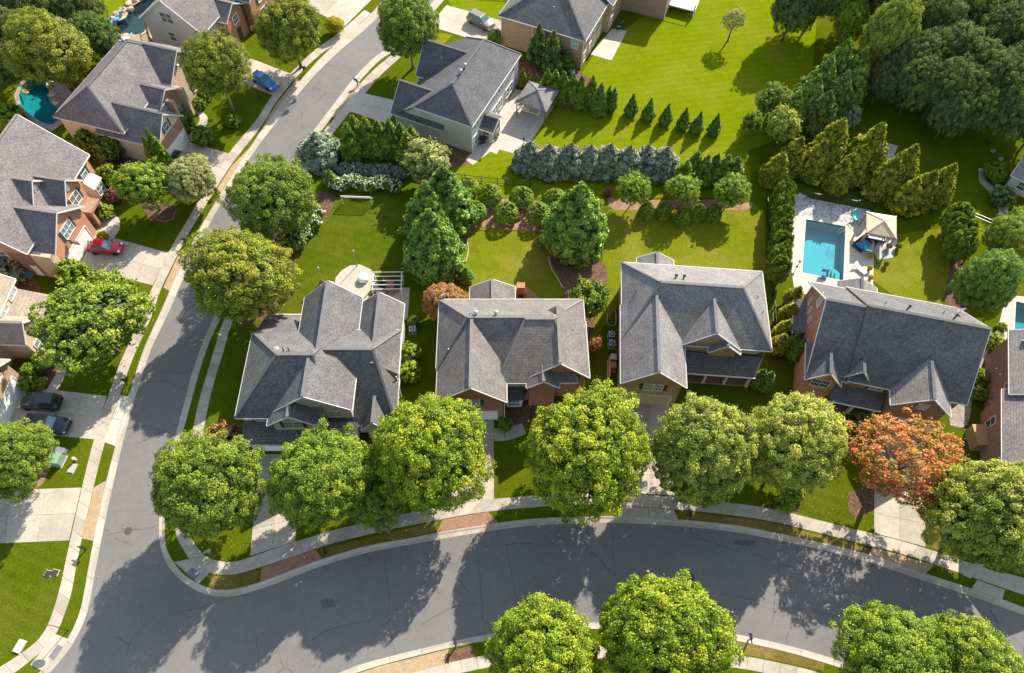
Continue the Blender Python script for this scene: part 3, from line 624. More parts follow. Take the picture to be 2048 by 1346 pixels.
# sealed cracks and patches in the asphalt
road_o = bpy.data.objects['road']
def crack(px, w=0.05):
    pts = smooth_line(W2(px), 5); mb = MB(); L_ = []; R__ = []
    for i, p in enumerate(pts):
        d = (pts[min(i+1, len(pts)-1)]-pts[max(i-1, 0)]).normalized(); nn = Vector((-d.y, d.x, 0)); j = nn*random.uniform(-0.06, 0.06); ww = w*random.uniform(0.5, 1.2)
        L_.append(p+j+nn*ww/2+Vector((0, 0, -0.086))); R__.append(p+j-nn*ww/2+Vector((0, 0, -0.086)))
    n = len(pts); mb.add(L_+R__, [(i, n+i, n+i+1, i+1) for i in range(n-1)]); mb.build('sealed_crack', 'tar', road_o)
for px in ([(770, 1110), (772, 1150), (778, 1205), (770, 1240)], [(775, 1240), (782, 1275), (790, 1308)], [(952, 1080), (958, 1140), (964, 1205), (966, 1240)], [(1012, 1085), (1020, 1130), (1030, 1180), (1036, 1210)], [(1380, 1182), (1460, 1190), (1536, 1203), (1610, 1218), (1672, 1232)],
           [(208, 1070), (250, 1062), (300, 1055), (316, 1050)], [(238, 862), (290, 852), (340, 866)], [(510, 1265), (516, 1310), (515, 1340)], [(620, 1282), (660, 1258), (740, 1240)], [(1228, 1060), (1226, 1100), (1230, 1150)], [(285, 768), (330, 762), (372, 780)], [(640, 160), (620, 190), (596, 224)], [(560, 330), (520, 345), (492, 350)], [(840, 1250), (900, 1216), (960, 1205)], [(1560, 1100), (1556, 1150), (1550, 1200), (1545, 1250)]):
    crack(px)
for px in ([(1470, 1078), (1512, 1082), (1506, 1092), (1466, 1088)], [(640, 1200), (668, 1196), (672, 1212), (644, 1216)]):
    struct(MB().prism([tuple(P(*p)[:2]) for p in px], -0.2, -0.084).build('asphalt_patch', 'asphalt dark', road_o))
# ------------------------------------------------------------------ houses
class House:
    def __init__(s, name, label, ox, oy, ang, wall, roof, trim='white trim', ridge='ridge grey', cat='house'):
        s.t = thing(name, label, cat, (ox, oy, 0), math.radians(ang))
        s.wall = wall; s.roof = roof; s.trim = trim; s.ridge = ridge
    def T(s, ax, a, b, z): return (a, b, z) if ax == 'u' else (b, a, z)
    def wing(s, ax, a0, a1, b0, b1, ze, zr, br=None, hip0=0, hip1=0, ov=0.4, ze1=None, wall=None, roof=None, walls=True, end0=True, end1=True, zb=0.0, trim=True, label=None, notrim=''):
        """ridge runs along axis ax from a0 to a1; eaves at b0 (height ze) and b1 (height ze1)"""
        ze1 = ze if ze1 is None else ze1; br = (b0+b1)/2 if br is None else br
        T = lambda a, b, z: s.T(ax, a, b, z)
        V = [T(a0, b0, ze), T(a1, b0, ze), T(a1, b1, ze1), T(a0, b1, ze1), T(a0+hip0, br, zr), T(a1-hip1, br, zr)]
        F = [(0, 1, 5, 4), (2, 3, 4, 5)]
        if hip0: F.append((3, 0, 4))
        if hip1: F.append((1, 2, 5))
        th = 0.2; n = 6; mb = MB()
        from collections import Counter
        ec = Counter(frozenset((f[i], f[(i+1) % len(f)])) for f in F for i in range(len(f)))
        rim = [(f[i], f[(i+1) % len(f)]) for f in F for i in range(len(f)) if ec[frozenset((f[i], f[(i+1) % len(f)]))] == 1]
        fs = [f for f in F]+[tuple(reversed([i+n for i in f])) for f in F]+[(b, a, a+n, b+n) for a, b in rim]
        mb.add(V+[(x, y, z-th) for x, y, z in V], fs)
        ro = mb.build('roof', roof or s.roof, s.t)
        fix(ro)
        if label: ro['label'] = label
        rc = MB(); up = lambda v: Vector(v)+Vector((0, 0, 0.025))
        rc.bar(up(V[4]), up(V[5]), 0.34, 0.07)
        if hip0: rc.bar(up(V[0]), up(V[4]), 0.24, 0.06); rc.bar(up(V[3]), up(V[4]), 0.24, 0.06)
        if hip1: rc.bar(up(V[1]), up(V[5]), 0.24, 0.06); rc.bar(up(V[2]), up(V[5]), 0.24, 0.06)
        rc.build('ridge_cap', s.ridge, ro)
        if trim:
            tm = MB(); cen = Vector(T((a0+a1)/2, (b0+b1)/2, 0))
            for a, b in rim:
                if 'b0' in notrim and {a, b} == {0, 1}: continue
                if 'b1' in notrim and {a, b} == {2, 3}: continue
                if not end0 and {a, b} <= {0, 3, 4}: continue
                if not end1 and {a, b} <= {1, 2, 5}: continue
                p, q = Vector(V[a]), Vector(V[b]); m = (p+q)/2
                d = (q-p); nn = Vector((d.y, -d.x, 0)).normalized()
                if nn.dot(m-cen) < 0: nn = -nn
                off = nn*0.035+Vector((0, 0, -0.11)); tm.bar(p+off, q+off, 0.075, 0.16)
            tm.build('eave_trim', s.trim, s.t)
        if walls:
            i = ov; A0 = a0+(i if end0 else 0); A1 = a1-(i if end1 else 0); B0 = b0+i; B1 = b1-i
            def zt(b): 
                return (ze+(zr-ze)*(b-b0)/(br-b0) if b <= br else zr+(ze1-zr)*(b-br)/(b1-br))-0.22
            wv = []; wf = []
            def quad(pts): k = len(wv); wv.extend(pts); wf.append(tuple(range(k, k+len(pts))))
            quad([T(A0, B0, zb), T(A1, B0, zb), T(A1, B0, zt(B0)), T(A0, B0, zt(B0))])
            quad([T(A1, B1, zb), T(A0, B1, zb), T(A0, B1, zt(B1)), T(A1, B1, zt(B1))])
            for e, (A, h) in enumerate(((A0, hip0), (A1, hip1))):
                pts = [T(A, B1, zb), T(A, B0, zb), T(A, B0, zt(B0))]
                if not h: pts.append(T(A, br, zr-0.22))
                pts.append(T(A, B1, zt(B1)))
                quad(pts if e == 0 else list(reversed(pts)))
            w = MB().add(wv, wf).build('wall', wall or s.wall, s.t)
        return ro
    def shed(s, pts, roof=None, wall=None, side='b'):
        """single sloped roof from 4 local points (top pair, bottom pair)"""
        mb = MB(); th = 0.16
        mb.add(list(pts)+[(x, y, z-th) for x, y, z in pts], [(0, 1, 2, 3), (7, 6, 5, 4)]+[(i, i+4, (i+1) % 4+4, (i+1) % 4) for i in range(4)])
        o = mb.build('roof', roof or s.roof, s.t); fix(o)
        tm = MB(); c = (Vector(pts[0])+Vector(pts[1]))/2
        p, q = Vector(pts[2]), Vector(pts[3]); m = (p+q)/2; d = (m-c); d.z = 0; d.normalize()
        tm.bar(p+d*0.06-Vector((0, 0, 0.09)), q+d*0.06-Vector((0, 0, 0.09)), 0.11, 0.15)
        tm.build('eave_trim', s.trim, s.t)
        return o
    def block(s, u0, u1, v0, v1, z0, z1, mat=None, name='wall'):
        return MB().box(u0, u1, v0, v1, z0, z1).build(name, mat or s.wall, s.t)
    def face(s, d, at, along, z, w, h):
        """corners on a wall facing d ('+u','-u','+v','-v')"""
        sgn = 1 if d[0] == '+' else -1
        if d[1] == 'u': R_ = lambda a, o, zz: (at+sgn*o, along+a, zz)
        else: R_ = lambda a, o, zz: (along+a, at+sgn*o, zz)
        return R_
    def window(s, d, at, along, z, w=1.0, h=1.5, cols=1, glass='glass', shutter=None, frame='white trim', muntin=True):
        R_ = s.face(d, at, along, z, w, h)
        def bx(mb, a0, a1, o0, o1, z0, z1):
            p = R_(a0, o0, z0); q = R_(a1, o1, z1)
            mb.box(min(p[0], q[0]), max(p[0], q[0]), min(p[1], q[1]), max(p[1], q[1]), z0, z1)
        fw = 0.11; mb = MB()
        bx(mb, -w/2-fw, -w/2, -0.05, 0.09, z-fw, z+h+fw); bx(mb, w/2, w/2+fw, -0.05, 0.09, z-fw, z+h+fw)
        bx(mb, -w/2, w/2, -0.05, 0.09, z+h, z+h+fw); bx(mb, -w/2, w/2, -0.05, 0.13, z-fw, z)
        for k in range(1, cols): x = -w/2+w*k/cols; bx(mb, x-0.06, x+0.06, -0.05, 0.085, z, z+h)
        bx(mb, -w/2, w/2, -0.04, 0.075, z+h/2-0.045, z+h/2+0.045)
        f = mb.build('window', frame, s.t)
        for k in range(cols):
            for r in range(2):
                g = MB(); bx(g, -w/2+w*k/cols+0.01, -w/2+w*(k+1)/cols-0.01, -0.03, 0.035, z+h*r/2+0.005, z+h*(r+1)/2-0.005); g.build('pane', glass, f)
        if muntin:
            g = MB()
            for k in range(cols):
                for j in (1, 2):
                    x = -w/2+w*k/cols+w/cols*j/3; bx(g, x-0.02, x+0.02, 0, 0.055, z, z+h)
            g.build('muntin', frame, f)
        if shutter:
            for sg in (-1, 1):
                g = MB(); c = sg*(w/2+fw+0.2); bx(g, c-0.19, c+0.19, 0.0, 0.06, z-0.05, z+h+0.05); g.build('shutter', shutter, s.t)
        return f
    def garage(s, d, at, along, w=4.9, h=2.25, mat='door white'):
        R_ = s.face(d, at, along, 0, w, h)
        def bx(mb, a0, a1, o0, o1, z0, z1):
            p = R_(a0, o0, z0); q = R_(a1, o1, z1)
            mb.box(min(p[0], q[0]), max(p[0], q[0]), min(p[1], q[1]), max(p[1], q[1]), z0, z1)
        mb = MB(); bx(mb, -w/2-0.14, -w/2, -0.05, 0.1, 0, h+0.14); bx(mb, w/2, w/2+0.14, -0.05, 0.1, 0, h+0.14); bx(mb, -w/2, w/2, -0.05, 0.1, h, h+0.14)
        f = mb.build('garage_door', 'white trim', s.t)
        for k in range(4):
            g = MB(); bx(g, -w/2+0.01, w/2-0.01, -0.03, 0.04, h*k/4+0.012, h*(k+1)/4-0.012); g.build('door_panel', mat, f)
    def door(s, d, at, along, w=1.0, h=2.1, mat='door dark'):
        R_ = s.face(d, at, along, 0, w, h); mb = MB(); p = R_(-w/2, -0.03, 0); q = R_(w/2, 0.06, h)
        mb.box(min(p[0], q[0]), max(p[0], q[0]), min(p[1], q[1]), max(p[1], q[1]), 0.15, h+0.15)
        o = mb.build('door', mat, s.t); g = MB(); r = R_(w*0.36, 0.1, 0); g.lathe([(0.02, -0.03), (0.045, 0), (0.02, 0.03)], 8, (r[0], r[1], 1.15)); g.build('door_handle', 'grey metal', o)
    def vent(s, u, v, z, h=0.45, r=0.07, mat='dark plastic', cap=False):
        mb = MB(); mb.tube([(u, v, z-0.3), (u, v, z+h)], r, 8)
        if cap: mb.lathe([(r*1.9, 0), (r*1.9, 0.1), (r*0.6, 0.2)], 10, (u, v, z+h))
        return mb.build('vent_pipe', mat, s.t)
    def post(s, u, v, z0, z1, w=0.3, mat='white trim'): return MB().box(u-w/2, u+w/2, v-w/2, v+w/2, z0, z1).build('porch_post', mat, s.t)
    def downspout(s, u, v, z1): return MB().box(u-0.05, u+0.05, v-0.05, v+0.05, 0.05, z1).build('downspout', s.trim, s.t)
    def dish(s, u, v, z, tilt=0.9, az=0.0, r=0.4):
        mb = MB(); n = 14; c = Vector((u, v, z+0.55)); nrm = Vector((math.cos(az)*math.cos(tilt), math.sin(az)*math.cos(tilt), math.sin(tilt)))
        a = nrm.orthogonal().normalized(); b = nrm.cross(a)
        ring = lambda rr, o: [c+(a*math.cos(2*math.pi*k/n)+b*math.sin(2*math.pi*k/n))*rr+nrm*o for k in range(n)]
        mb.add(ring(r, 0)+ring(r*0.6, -0.08)+[c-nrm*0.12], [(k, (k+1) % n, n+(k+1) % n, n+k) for k in range(n)]+[(n+k, n+(k+1) % n, 2*n) for k in range(n)])
        mb.bar((u, v, z-0.1), c-nrm*0.1, 0.05, 0.05); mb.bar(c-nrm*0.1-b*r*0.7, c+nrm*0.35, 0.04, 0.04)
        mb.build('satellite_dish', 'grey metal', s.t)
def fix(o):
    bm = bmesh.new(); bm.from_mesh(o.data); bmesh.ops.recalc_face_normals(bm, faces=bm.faces); bm.to_mesh(o.data); bm.free()

# --- house with speckled grey roof and rear patio
h = House('house', 'two storey house with speckled charcoal roof, tall front gable and rear patio with pergola', -28.96, 30.58, 1.6, 'siding beige', 'shingle grey')
h.wing('u', 0, 9.2, 0, 10.6, 5.4, 9.8, hip0=4.7, hip1=0.7, notrim='b1')
h.wing('u', 7.5, 16.7, 0.3, 10.8, 2.9, 8.3, br=6.8, ze1=5.6, hip1=2.4, end0=False)
h.shed([(0.25, 10.4, 5.45), (8.5, 10.4, 5.45), (8.5, 14.6, 2.7), (0.25, 14.6, 2.7)])
h.block(0.7, 8, 9.8, 14.1, 0, 2.6)
h.wing('v', 4.6, 15.3, 5.2, 11.9, 5.4, 8.8, end0=False)
h.wing('v', 5.5, 14.7, 11.6, 16.75, 5.0, 7.4, end0=False)
h.wing('v', 0.55, 6.0, 3.55, 12.45, 5.4, 9.6, br=8.0, ze1=6.35, end1=False, wall='siding beige')
h.wing('v', -0.85, 1.1, 3.5, 8.9, 5.38, 7.7, end1=False, wall='siding beige')
h.wing('v', -0.3, 4, 13.0, 15.8, 3.0, 5.0, end1=False)
h.shed([(0.3, 0.3, 3.75), (12.6, 0.3, 3.75), (12.6, -1.9, 2.7), (0.3, -1.9, 2.7)])
h.block(0.8, 12.2, -1.5, 0.6, 0, 2.6)
h.garage('-v', -1.5, 4.0, 5.0, 2.2, 'door white')
h.window('-v', 0.4, 2.6, 3.95, 1.5, 1.1, 2, 'glass blue', 'shutter dark'); h.window('-v', -0.45, 6.1, 4.15, 1.7, 1.35, 2, 'glass blue', 'shutter dark')
h.window('-v', 0.95, 10.3, 3.9, 1.4, 1.2, 2, 'glass blue')
h.window('+u', 16.3, 9.0, 2.6, 0.9, 1.3); h.window('+u', 16.3, 6.2, 1.4, 0.9, 1.3)
for u, v in ((5.2, 6.0), (5.75, 6.05)): h.vent(u, v, 9.2, 0.7, 0.07, 'black metal')
h.vent(2.4, 9.0, 6.7, 0.2, 0.05); h.vent(14.2, 8.7, 6.9, 0.2, 0.05)
MB().lathe([(0.34, 0), (0.34, 0.12), (0.22, 0.22), (0.02, 0.26)], 14, (4.2, 6.4, 8.85)).build('roof_turbine_vent', 'grey metal', h.t)
h.downspout(16.55, 5.1, 5.2)

# --- centre house, weathered brown roof
h = House('house', 'red brick house with weathered brown shake roof between the two grey roofed houses', -8.56, 46.25, 2.0, 'brick red', 'shingle brown', ridge='ridge brown')
h.wing('u', 0, 16.75, -9.3, 0, 5.4, 9.0, hip0=3.45, hip1=3.9)
h.wing('u', 6.6, 15.5, -10.9, -1.0, 5.4, 9.05, br=-4.9, ze1=5.9, hip0=3.2, hip1=2.5, walls=False)
h.wing('v', -10.3, -3.0, 9.95, 16.85, 5.4, 8.75, end1=False)
h.wing('v', -11.5, -9.5, 9.9, 13.5, 5.38, 6.95, end1=False)
h.wing('v', -13.2, -4, 0.15, 7.75, 5.4, 8.9, end1=False)
h.block(6.6, 11, -10.4, -6, 0, 5.2)
h.wing('v', -1, 3.6, 3.4, 8.9, 2.7, 4.3, end0=False)       # rear sunroom
h.garage('-v', -12.8, 4.2, 4.9, 2.25)
h.window('-v', -12.8, 4.0, 3.9, 1.5, 1.2, 2, 'glass blue', 'shutter dark')
h.window('-v', -10.4, 8.6, 4.0, 1.9, 1.1, 2, 'glass blue'); h.window('-v', -9.9, 14.6, 4.0, 1.4, 1.2, 2, 'glass blue', 'shutter dark')
bay = MB(); pts = [(7.35, -10.35), (7.75, -11.5), (9.45, -11.5), (9.85, -10.35)]
bay.prism(pts, 0.5, 2.7); bay.build('bay_window', 'white trim', h.t)
bt = MB(); bt.add([(7.1, -10.38, 2.72), (7.6, -11.75, 2.72), (9.6, -11.75, 2.72), (10.1, -10.38, 2.72), (7.8, -10.38, 3.5), (9.4, -10.38, 3.5)], [(0, 1, 4), (1, 2, 5, 4), (2, 3, 5), (3, 2, 1, 0)]); fix(bt.build('bay_roof', 'shutter dark', h.t))
h.window('-v', -11.5, 8.6, 0.95, 1.2, 1.5, 1, 'glass blue')
for u in (4.4, 6.6): h.vent(u, -4.2, 8.8, 0.4, 0.13, 'grey metal', True)
h.vent(1.4, -7.5, 6.6, 0.35, 0.06, 'white plastic'); h.vent(15.1, -5.2, 7.0, 0.25, 0.06)
h.dish(0.5, 0.5, 5.2, 0.8, 2.2); h.downspout(7.5, -12.95, 5.1)

# --- house with garage gable, grey roof
h = House('house', 'tan brick house with long garage gable and dark grey hip roof', 12.95, 52.36, -2.8, 'brick tan', 'shingle mid')
h.wing('u', 0, 16.86, -11.0, 0, 5.4, 9.55, hip0=3.75, hip1=3.95)
h.wing('v', -16.4, -6.2, -0.14, 7.05, 5.4, 8.65, end1=False)
h.wing('v', -11.15, -5.5, 6.4, 13.33, 5.4, 8.7, end1=False)
h.wing('v', -11.6, -9, 9.7, 13.35, 5.2, 6.9, end1=False)
h.block(6.6, 16.4, -10.6, -6, 0, 5.2)
h.wing('v', -0.8, 2.8, 2.3, 6.9, 2.8, 4.2, end0=False)
h.shed([(7.1, -11.0, 3.95), (16.3, -11.0, 3.95), (15.6, -13.1, 2.75), (7.1, -13.1, 2.75)], 'shingle dark')
h.block(7.0, 15.2, -12.9, -10.9, 0, 0.25, 'paver red', 'porch_floor')
for u in (8.0, 10.2, 12.6, 15.2): h.post(u, -12.8, 0.2, 2.6, 0.28, 'tan trim')
h.garage('-v', -16.0, 3.45, 5.0, 2.3, 'door tan')
h.window('-v', -16.0, 3.6, 3.6, 2.0, 1.3, 2, 'glass pale', 'shutter dark')
for u, w, c, sh in ((8.6, 1.9, 2, None), (11.6, 1.0, 1, 'shutter dark'), (14.6, 1.9, 2, None)): h.window('-v', -10.6, u, 4.15, w, 0.95, c, 'glass pale', sh)
h.window('-v', -10.6, 9.2, 0.9, 1.6, 1.5, 2, 'glass'); h.door('-v', -10.6, 11.6)
for u in (5.7, 6.6): h.vent(u, -4.0, 8.45, 0.45, 0.1, 'dark plastic', True)
h.vent(1.4, -5.3, 7.0, 0.3, 0.05); h.vent(15.3, -5.0, 7.2, 0.25, 0.05); h.vent(15.9, -6.6, 6.6, 0.2, 0.05)

# --- house with the wide dark roof
h = House('house', 'red brick house with wide dark slate roof and steep end gable', 32.45, 38.1, -11.5, 'brick red', 'shingle slate', ridge='ridge dark')
h.wing('u', 4.6, 17.3, -0.1, 12.7, 5.4, 11.0, end0=False)
h.wing('u', 0.35, 4.9, -0.1, 12.7, 5.1, 10.7, end1=False)
h.wing('v', -2.0, 4.2, 9.2, 15.5, 5.4, 8.3, end1=False, roof='shingle mid')
h.wing('v', 0.3, 4.0, 4.15, 7.2, 5.3, 7.3, end1=False, wall='brick orange', roof='shingle mid')
h.wing('v', -0.8, 4, 0.2, 4.1, 5.1, 7.3, end1=False, wall='brick orange')
h.shed([(3.7, 0.6, 3.9), (9.6, 0.6, 3.9), (9.3, -1.5, 2.75), (3.7, -1.5, 2.75)], 'shingle dark')
h.block(3.9, 9.4, -1.2, 0.4, 0, 0.3, 'paver red', 'porch_floor')
for u in (4.2, 6.6, 9.0): h.post(u, -1.15, 0.3, 2.6, 0.32, 'tan trim')
h.shed([(1.0, 11.6, 3.4), (1.0, 6.6, 3.4), (-0.5, 6.6, 2.5), (-0.5, 11.6, 2.5)])
h.block(-0.2, 1.0, 6.9, 11.3, 0, 2.5)
h.wing('v', 12, 15.5, 4.6, 9.4, 2.7, 4.2, end0=False, roof='shingle mid')
h.window('-v', 0.7, 5.7, 4.3, 1.0, 1.0, 2, 'glass', 'shutter dark'); h.window('-v', -0.4, 2.1, 3.6, 1.8, 1.4, 2, 'glass')
h.window('-v', 0.35, 8.2, 4.0, 1.3, 1.0, 2, 'glass pale', 'shutter dark'); h.window('-v', -1.6, 12.4, 5.3, 0.9, 0.9, 1, 'glass pale')
for v in (10.2, 8.9, 7.6): h.window('-u', 0.75, v, 4.2, 0.45, 0.8, 1, 'glass', muntin=False)
h.window('-u', 0.75, 8.2, 7.0, 0.9, 1.5, 1, 'glass pale'); h.window('-u', 0.75, 4.6, 2.6, 1.0, 1.5); h.window('-u', 0.75, 2.0, 1.8, 1.0, 1.5)
h.garage('-v', -1.6, 12.4, 4.9, 2.25, 'door tan'); h.window('-v', 0.35, 7.6, 0.9, 1.2, 1.4); h.door('-v', 0.35, 5.6)
for u, v in ((9.0, 7.2), (13.9, 7.2)): h.vent(u, v, 10.6, 0.45, 0.09, 'dark plastic', True)
h.vent(7.0, 8.0, 9.9, 0.2, 0.05); h.vent(13.5, 8.6, 9.4, 0.2, 0.05); h.dish(15.6, 9.6, 8.5, 0.5, 2.4, 0.5)

# --- brick house at the right edge
_c = P(1967.4, 714); _d = P(1965.5, 886)
_ang = math.degrees(math.atan2((_c-_d).y, (_c-_d).x))-90
h = House('house', 'brown brick house with tall windowless side wall beside the flagstone path', _c.x, _c.y, _ang, 'brick brown', 'shingle mid')
h.wing('v', -8.2, 0.4, -0.3, 11.7, 5.55, 9.6)
h.wing('v', -22, -7.4, -0.7, 9.3, 4.9, 8.2)
h.window('-u', 0.1, -6.6, 4.2, 0.9, 1.2); h.window('-u', -0.3, -10.2, 1.2, 0.9, 1.8, 1, 'glass', muntin=False)
h.dish(1.0, -1.2, 6.1, 0.6, 2.2, 0.45); h.vent(2.2, -2.6, 7.0, 0.3, 0.06)
mb = MB()
for z, v in ((1.5, -6.4), (1.5, -7.4), (1.2, -7.0)): mb.box(-0.16, 0.12, v-0.16, v+0.16, z, z+0.45)
mb.build('utility_meter', 'grey metal', h.t)
for v, z in ((-3.2, 2.6), (-4.4, 3.3)): MB().lathe([(0.06, 0), (0.12, 0.1), (0.05, 0.22)], 8, (-0.03, v, z)).build('wall_lamp', 'white plastic', h.t)

# --- cream house with brick front, upper left
h = House('house', 'cream sided house with plum grey hip roof and stucco front gables beside the kidney pool', -63.18, 74.14, 75, 'siding cream', 'shingle plum', ridge='ridge dark')
h.wing('u', 0, 16.4, -10.8, 0, 5.4, 9.2, hip0=3.2, hip1=3.6)
h.wing('v', -15.6, -6, -0.1, 6.4, 4.2, 7.3, end1=False, wall='siding cream')
h.block(0.35, 5.95, -15.26, -15.1, 0, 4.1, 'brick brown', 'brick_front')
h.wing('v', -12.0, -4.5, 10.3, 17.6, 5.4, 8.3, end1=False, wall='stucco')
h.wing('v', -12.8, -9, 5.5, 10.6, 4.9, 6.6, end1=False, wall='brick tan')
h.garage('-v', -15.26, 3.1, 4.9, 2.3); h.window('-v', -15.2, 3.1, 4.5, 0.9, 1.2, 1, 'glass', 'shutter dark')
h.window('-v', -11.6, 15.2, 3.6, 1.9, 1.6, 2, 'glass blue'); h.window('-v', -11.6, 15.2, 0.8, 1.9, 1.6, 2, 'glass blue'); h.window('-v', -12.4, 7.0, 3.4, 1.7, 1.3, 2, 'glass blue')
h.window('-v', -12.4, 9.5, 0.7, 1.4, 1.6, 2); h.door('-v', -12.4, 7.2, 1.3, 2.6)
h.window('-u', 0.4, -9.0, 3.4, 0.8, 1.3, 1, 'glass pale')
h.block(7.5, 8.0, -13.6, -12.3, 0, 5.0, 'stucco', 'entry_wall'); h.block(10.2, 10.7, -13.6, -12.3, 0, 5.0, 'stucco', 'entry_wall')
for u in (12.4, 13.0): h.vent(u, -4.6, 8.9, 0.4, 0.08, 'grey metal', True)
h.vent(2.2, -6.8, 7.4, 0.2, 0.05); h.dish(13.4, -11.7, 6.0, 0.6, -1.2, 0.4)

# --- orange brick house with red car
h = House('house', 'orange brick house with three stepped front gables and white garage door behind the red car', -56.14, 67.32, 82, 'brick orange', 'shingle plum', ridge='ridge brown')
h.wing('u', -16.4, 0, -0.1, 13, 5.4, 11.2, wall='brick orange')
h.wing('v', 1.5, 6.5, -10.6, -5.8, 6.5, 9.0, end1=False)
h.wing('v', -1.3, 5, -8.9, -4.3, 5.4, 7.9, end1=False)
h.wing('v', -2.7, 5, -15.4, -7.7, 4.6, 7.8, end1=False)
h.block(-16.0, -15.0, -2.3, 8, 0, 4.6, 'siding tan', 'side_wall')
h.garage('-v', -2.3, -11.7, 4.9, 2.3); h.window('-v', -2.3, -11.5, 3.7, 1.9, 1.6, 3, 'glass blue', 'shutter dark')
h.window('-v', 0.3, -2.2, 3.4, 1.0, 1.6, 1, 'glass blue', 'shutter dark'); h.window('-v', -0.9, -6.6, 3.6, 1.6, 1.6, 2, 'glass', 'shutter dark')
h.window('-v', 1.9, -8.2, 7.0, 0.45, 0.8, 1, 'white plastic', muntin=False); h.window('-v', -0.9, -6.6, 6.2, 0.4, 0.7, 1, 'white plastic', muntin=False)
bay = MB(); bay.prism([(-1.1, 0.35), (-1.5, -0.9), (-3.3, -0.9), (-3.7, 0.35)], 0.6, 2.6); bay.build('bay_window', 'white trim', h.t)
bt = MB(); bt.add([(-0.8, 0.33, 2.62), (-1.3, -1.1, 2.62), (-3.5, -1.1, 2.62), (-4.0, 0.33, 2.62), (-1.6, 0.33, 3.5), (-3.2, 0.33, 3.5)], [(0, 1, 4), (1, 2, 5, 4), (2, 3, 5), (3, 2, 1, 0)]); fix(bt.build('bay_roof', 'tan trim', h.t))
h.window('-v', -0.9, -2.4, 1.0, 1.3, 1.3, 2, 'glass')
h.block(-7.4, -5.0, -2.6, -1.0, 2.5, 2.9, 'brick brown', 'entry_lintel'); h.block(-7.4, -7.0, -2.6, -0.9, 0, 2.6, None, 'entry_pier'); h.block(-5.4, -5.0, -2.6, -0.9, 0, 2.6, None, 'entry_pier'); h.door('-v', -0.85, -6.2, 1.2)
h.window('-u', -16.05, 4.5, 3.0, 1.9, 1.5, 2, 'glass'); h.door('-u', -16.0, 1.2, 0.9, 2.0, 'door white')
flag = MB(); fl = []
for i in range(7):
    for j in range(5):
        fl.append((-12.6+0.03*math.sin(i*1.3), -2.5-i*0.22, 3.9-j*0.2-0.06*math.sin(i*0.9+j*0.5)))
flag.add(fl, [(i*5+j, i*5+j+1, (i+1)*5+j+1, (i+1)*5+j) for i in range(6) for j in range(4)])
ft = NT('flag cloth'); x, y, z = ft.sep(ft.obj())
ft.col(ft.mix(ft.math('GREATER_THAN', y, -2.95), ft.mix(ft.math('LESS_THAN', z, 3.5), (0.75, 0.75, 0.75), (0.5, 0.03, 0.05)), (0.03, 0.05, 0.25)))
fo = flag.build('flag', 'flag cloth', h.t); MB().bar((-12.6, -2.35, 3.4), (-12.6, -3.9, 4.0), 0.05, 0.05).build('flag_pole', 'white plastic', fo)

# --- tan house, left edge
h = House('house', 'tan sided house with light tan roof behind the dark off roader', -58.34, 47.42, 90, 'siding tan', 'shingle tan', ridge='ridge brown')
h.wing('u', -22, 0, 0, 11, 5.4, 9.4)
h.shed([(-0.4, 0.3, 3.9), (-5.4, 0.3, 3.9), (-5.4, -2.9, 2.75), (-0.4, -2.9, 2.75)], 'shingle tan'); h.block(-5.2, -0.6, -2.5, 0.6, 0, 2.7)
h.wing('v', -3.3, 4, -8.0, -4.4, 4.0, 5.9, end1=False, wall='siding tan')
h.wing('v', -2.4, 4, -17.5, -10.0, 4.2, 7.2, end1=False, wall='brick tan')
h.window('-v', 0.4, -1.5, 4.1, 1.5, 1.05, 2, 'glass pale'); h.window('-v', 0.4, -3.9, 4.1, 1.5, 1.05, 2, 'glass pale')
h.window('-v', 0.4, -9.2, 3.6, 1.4, 1.5, 2, 'glass pale', 'shutter brown'); h.window('-v', -2.9, -6.2, 0.7, 1.6, 1.5, 2, 'glass blue'); h.window('-v', -2.0, -12.5, 3.9, 1.3, 1.0, 2, 'glass pale', 'shutter brown')
h.garage('-v', -2.0, -13.7, 4.9, 2.3); h.door('-v', -2.5, -4.9, 1.0)

# --- grey gabled house with brick front at the top left
_o = P(*(190+590/6.731, 240/6.731), 5.4)
h = House('house', 'grey sided gable end house with red brick front beside the lagoon pool', _o.x, _o.y, 72, 'siding grey', 'shingle plum', ridge='ridge brown')
h.wing('u', 0, 17, -11, 0, 5.4, 9.8)
h.wing('v', -13.6, -4, 9.0, 15.8, 5.4, 8.6, end1=False, wall='brick red')
h.wing('v', -12.4, -8, 4.0, 9.2, 4.9, 6.6, end1=False, wall='brick red')
h.window('-u', 0.4, -5.0, 5.6, 1.9, 1.6, 2); h.window('-u', 0.4, -4.6, 2.4, 1.0, 1.4, 1)
h.window('-v', -13.2, 12.4, 3.6, 1.6, 1.5, 2, 'glass pale', 'shutter dark'); h.window('-v', -13.2, 12.4, 0.8, 1.8, 1.6, 2, 'glass pale'); h.window('-v', -10.6, 2.4, 3.6, 1.5, 1.3, 2, 'glass pale'); h.window('-v', -12.0, 6.6, 3.2, 1.2, 1.2, 1, 'glass'); h.door('-v', -12.0, 6.6)

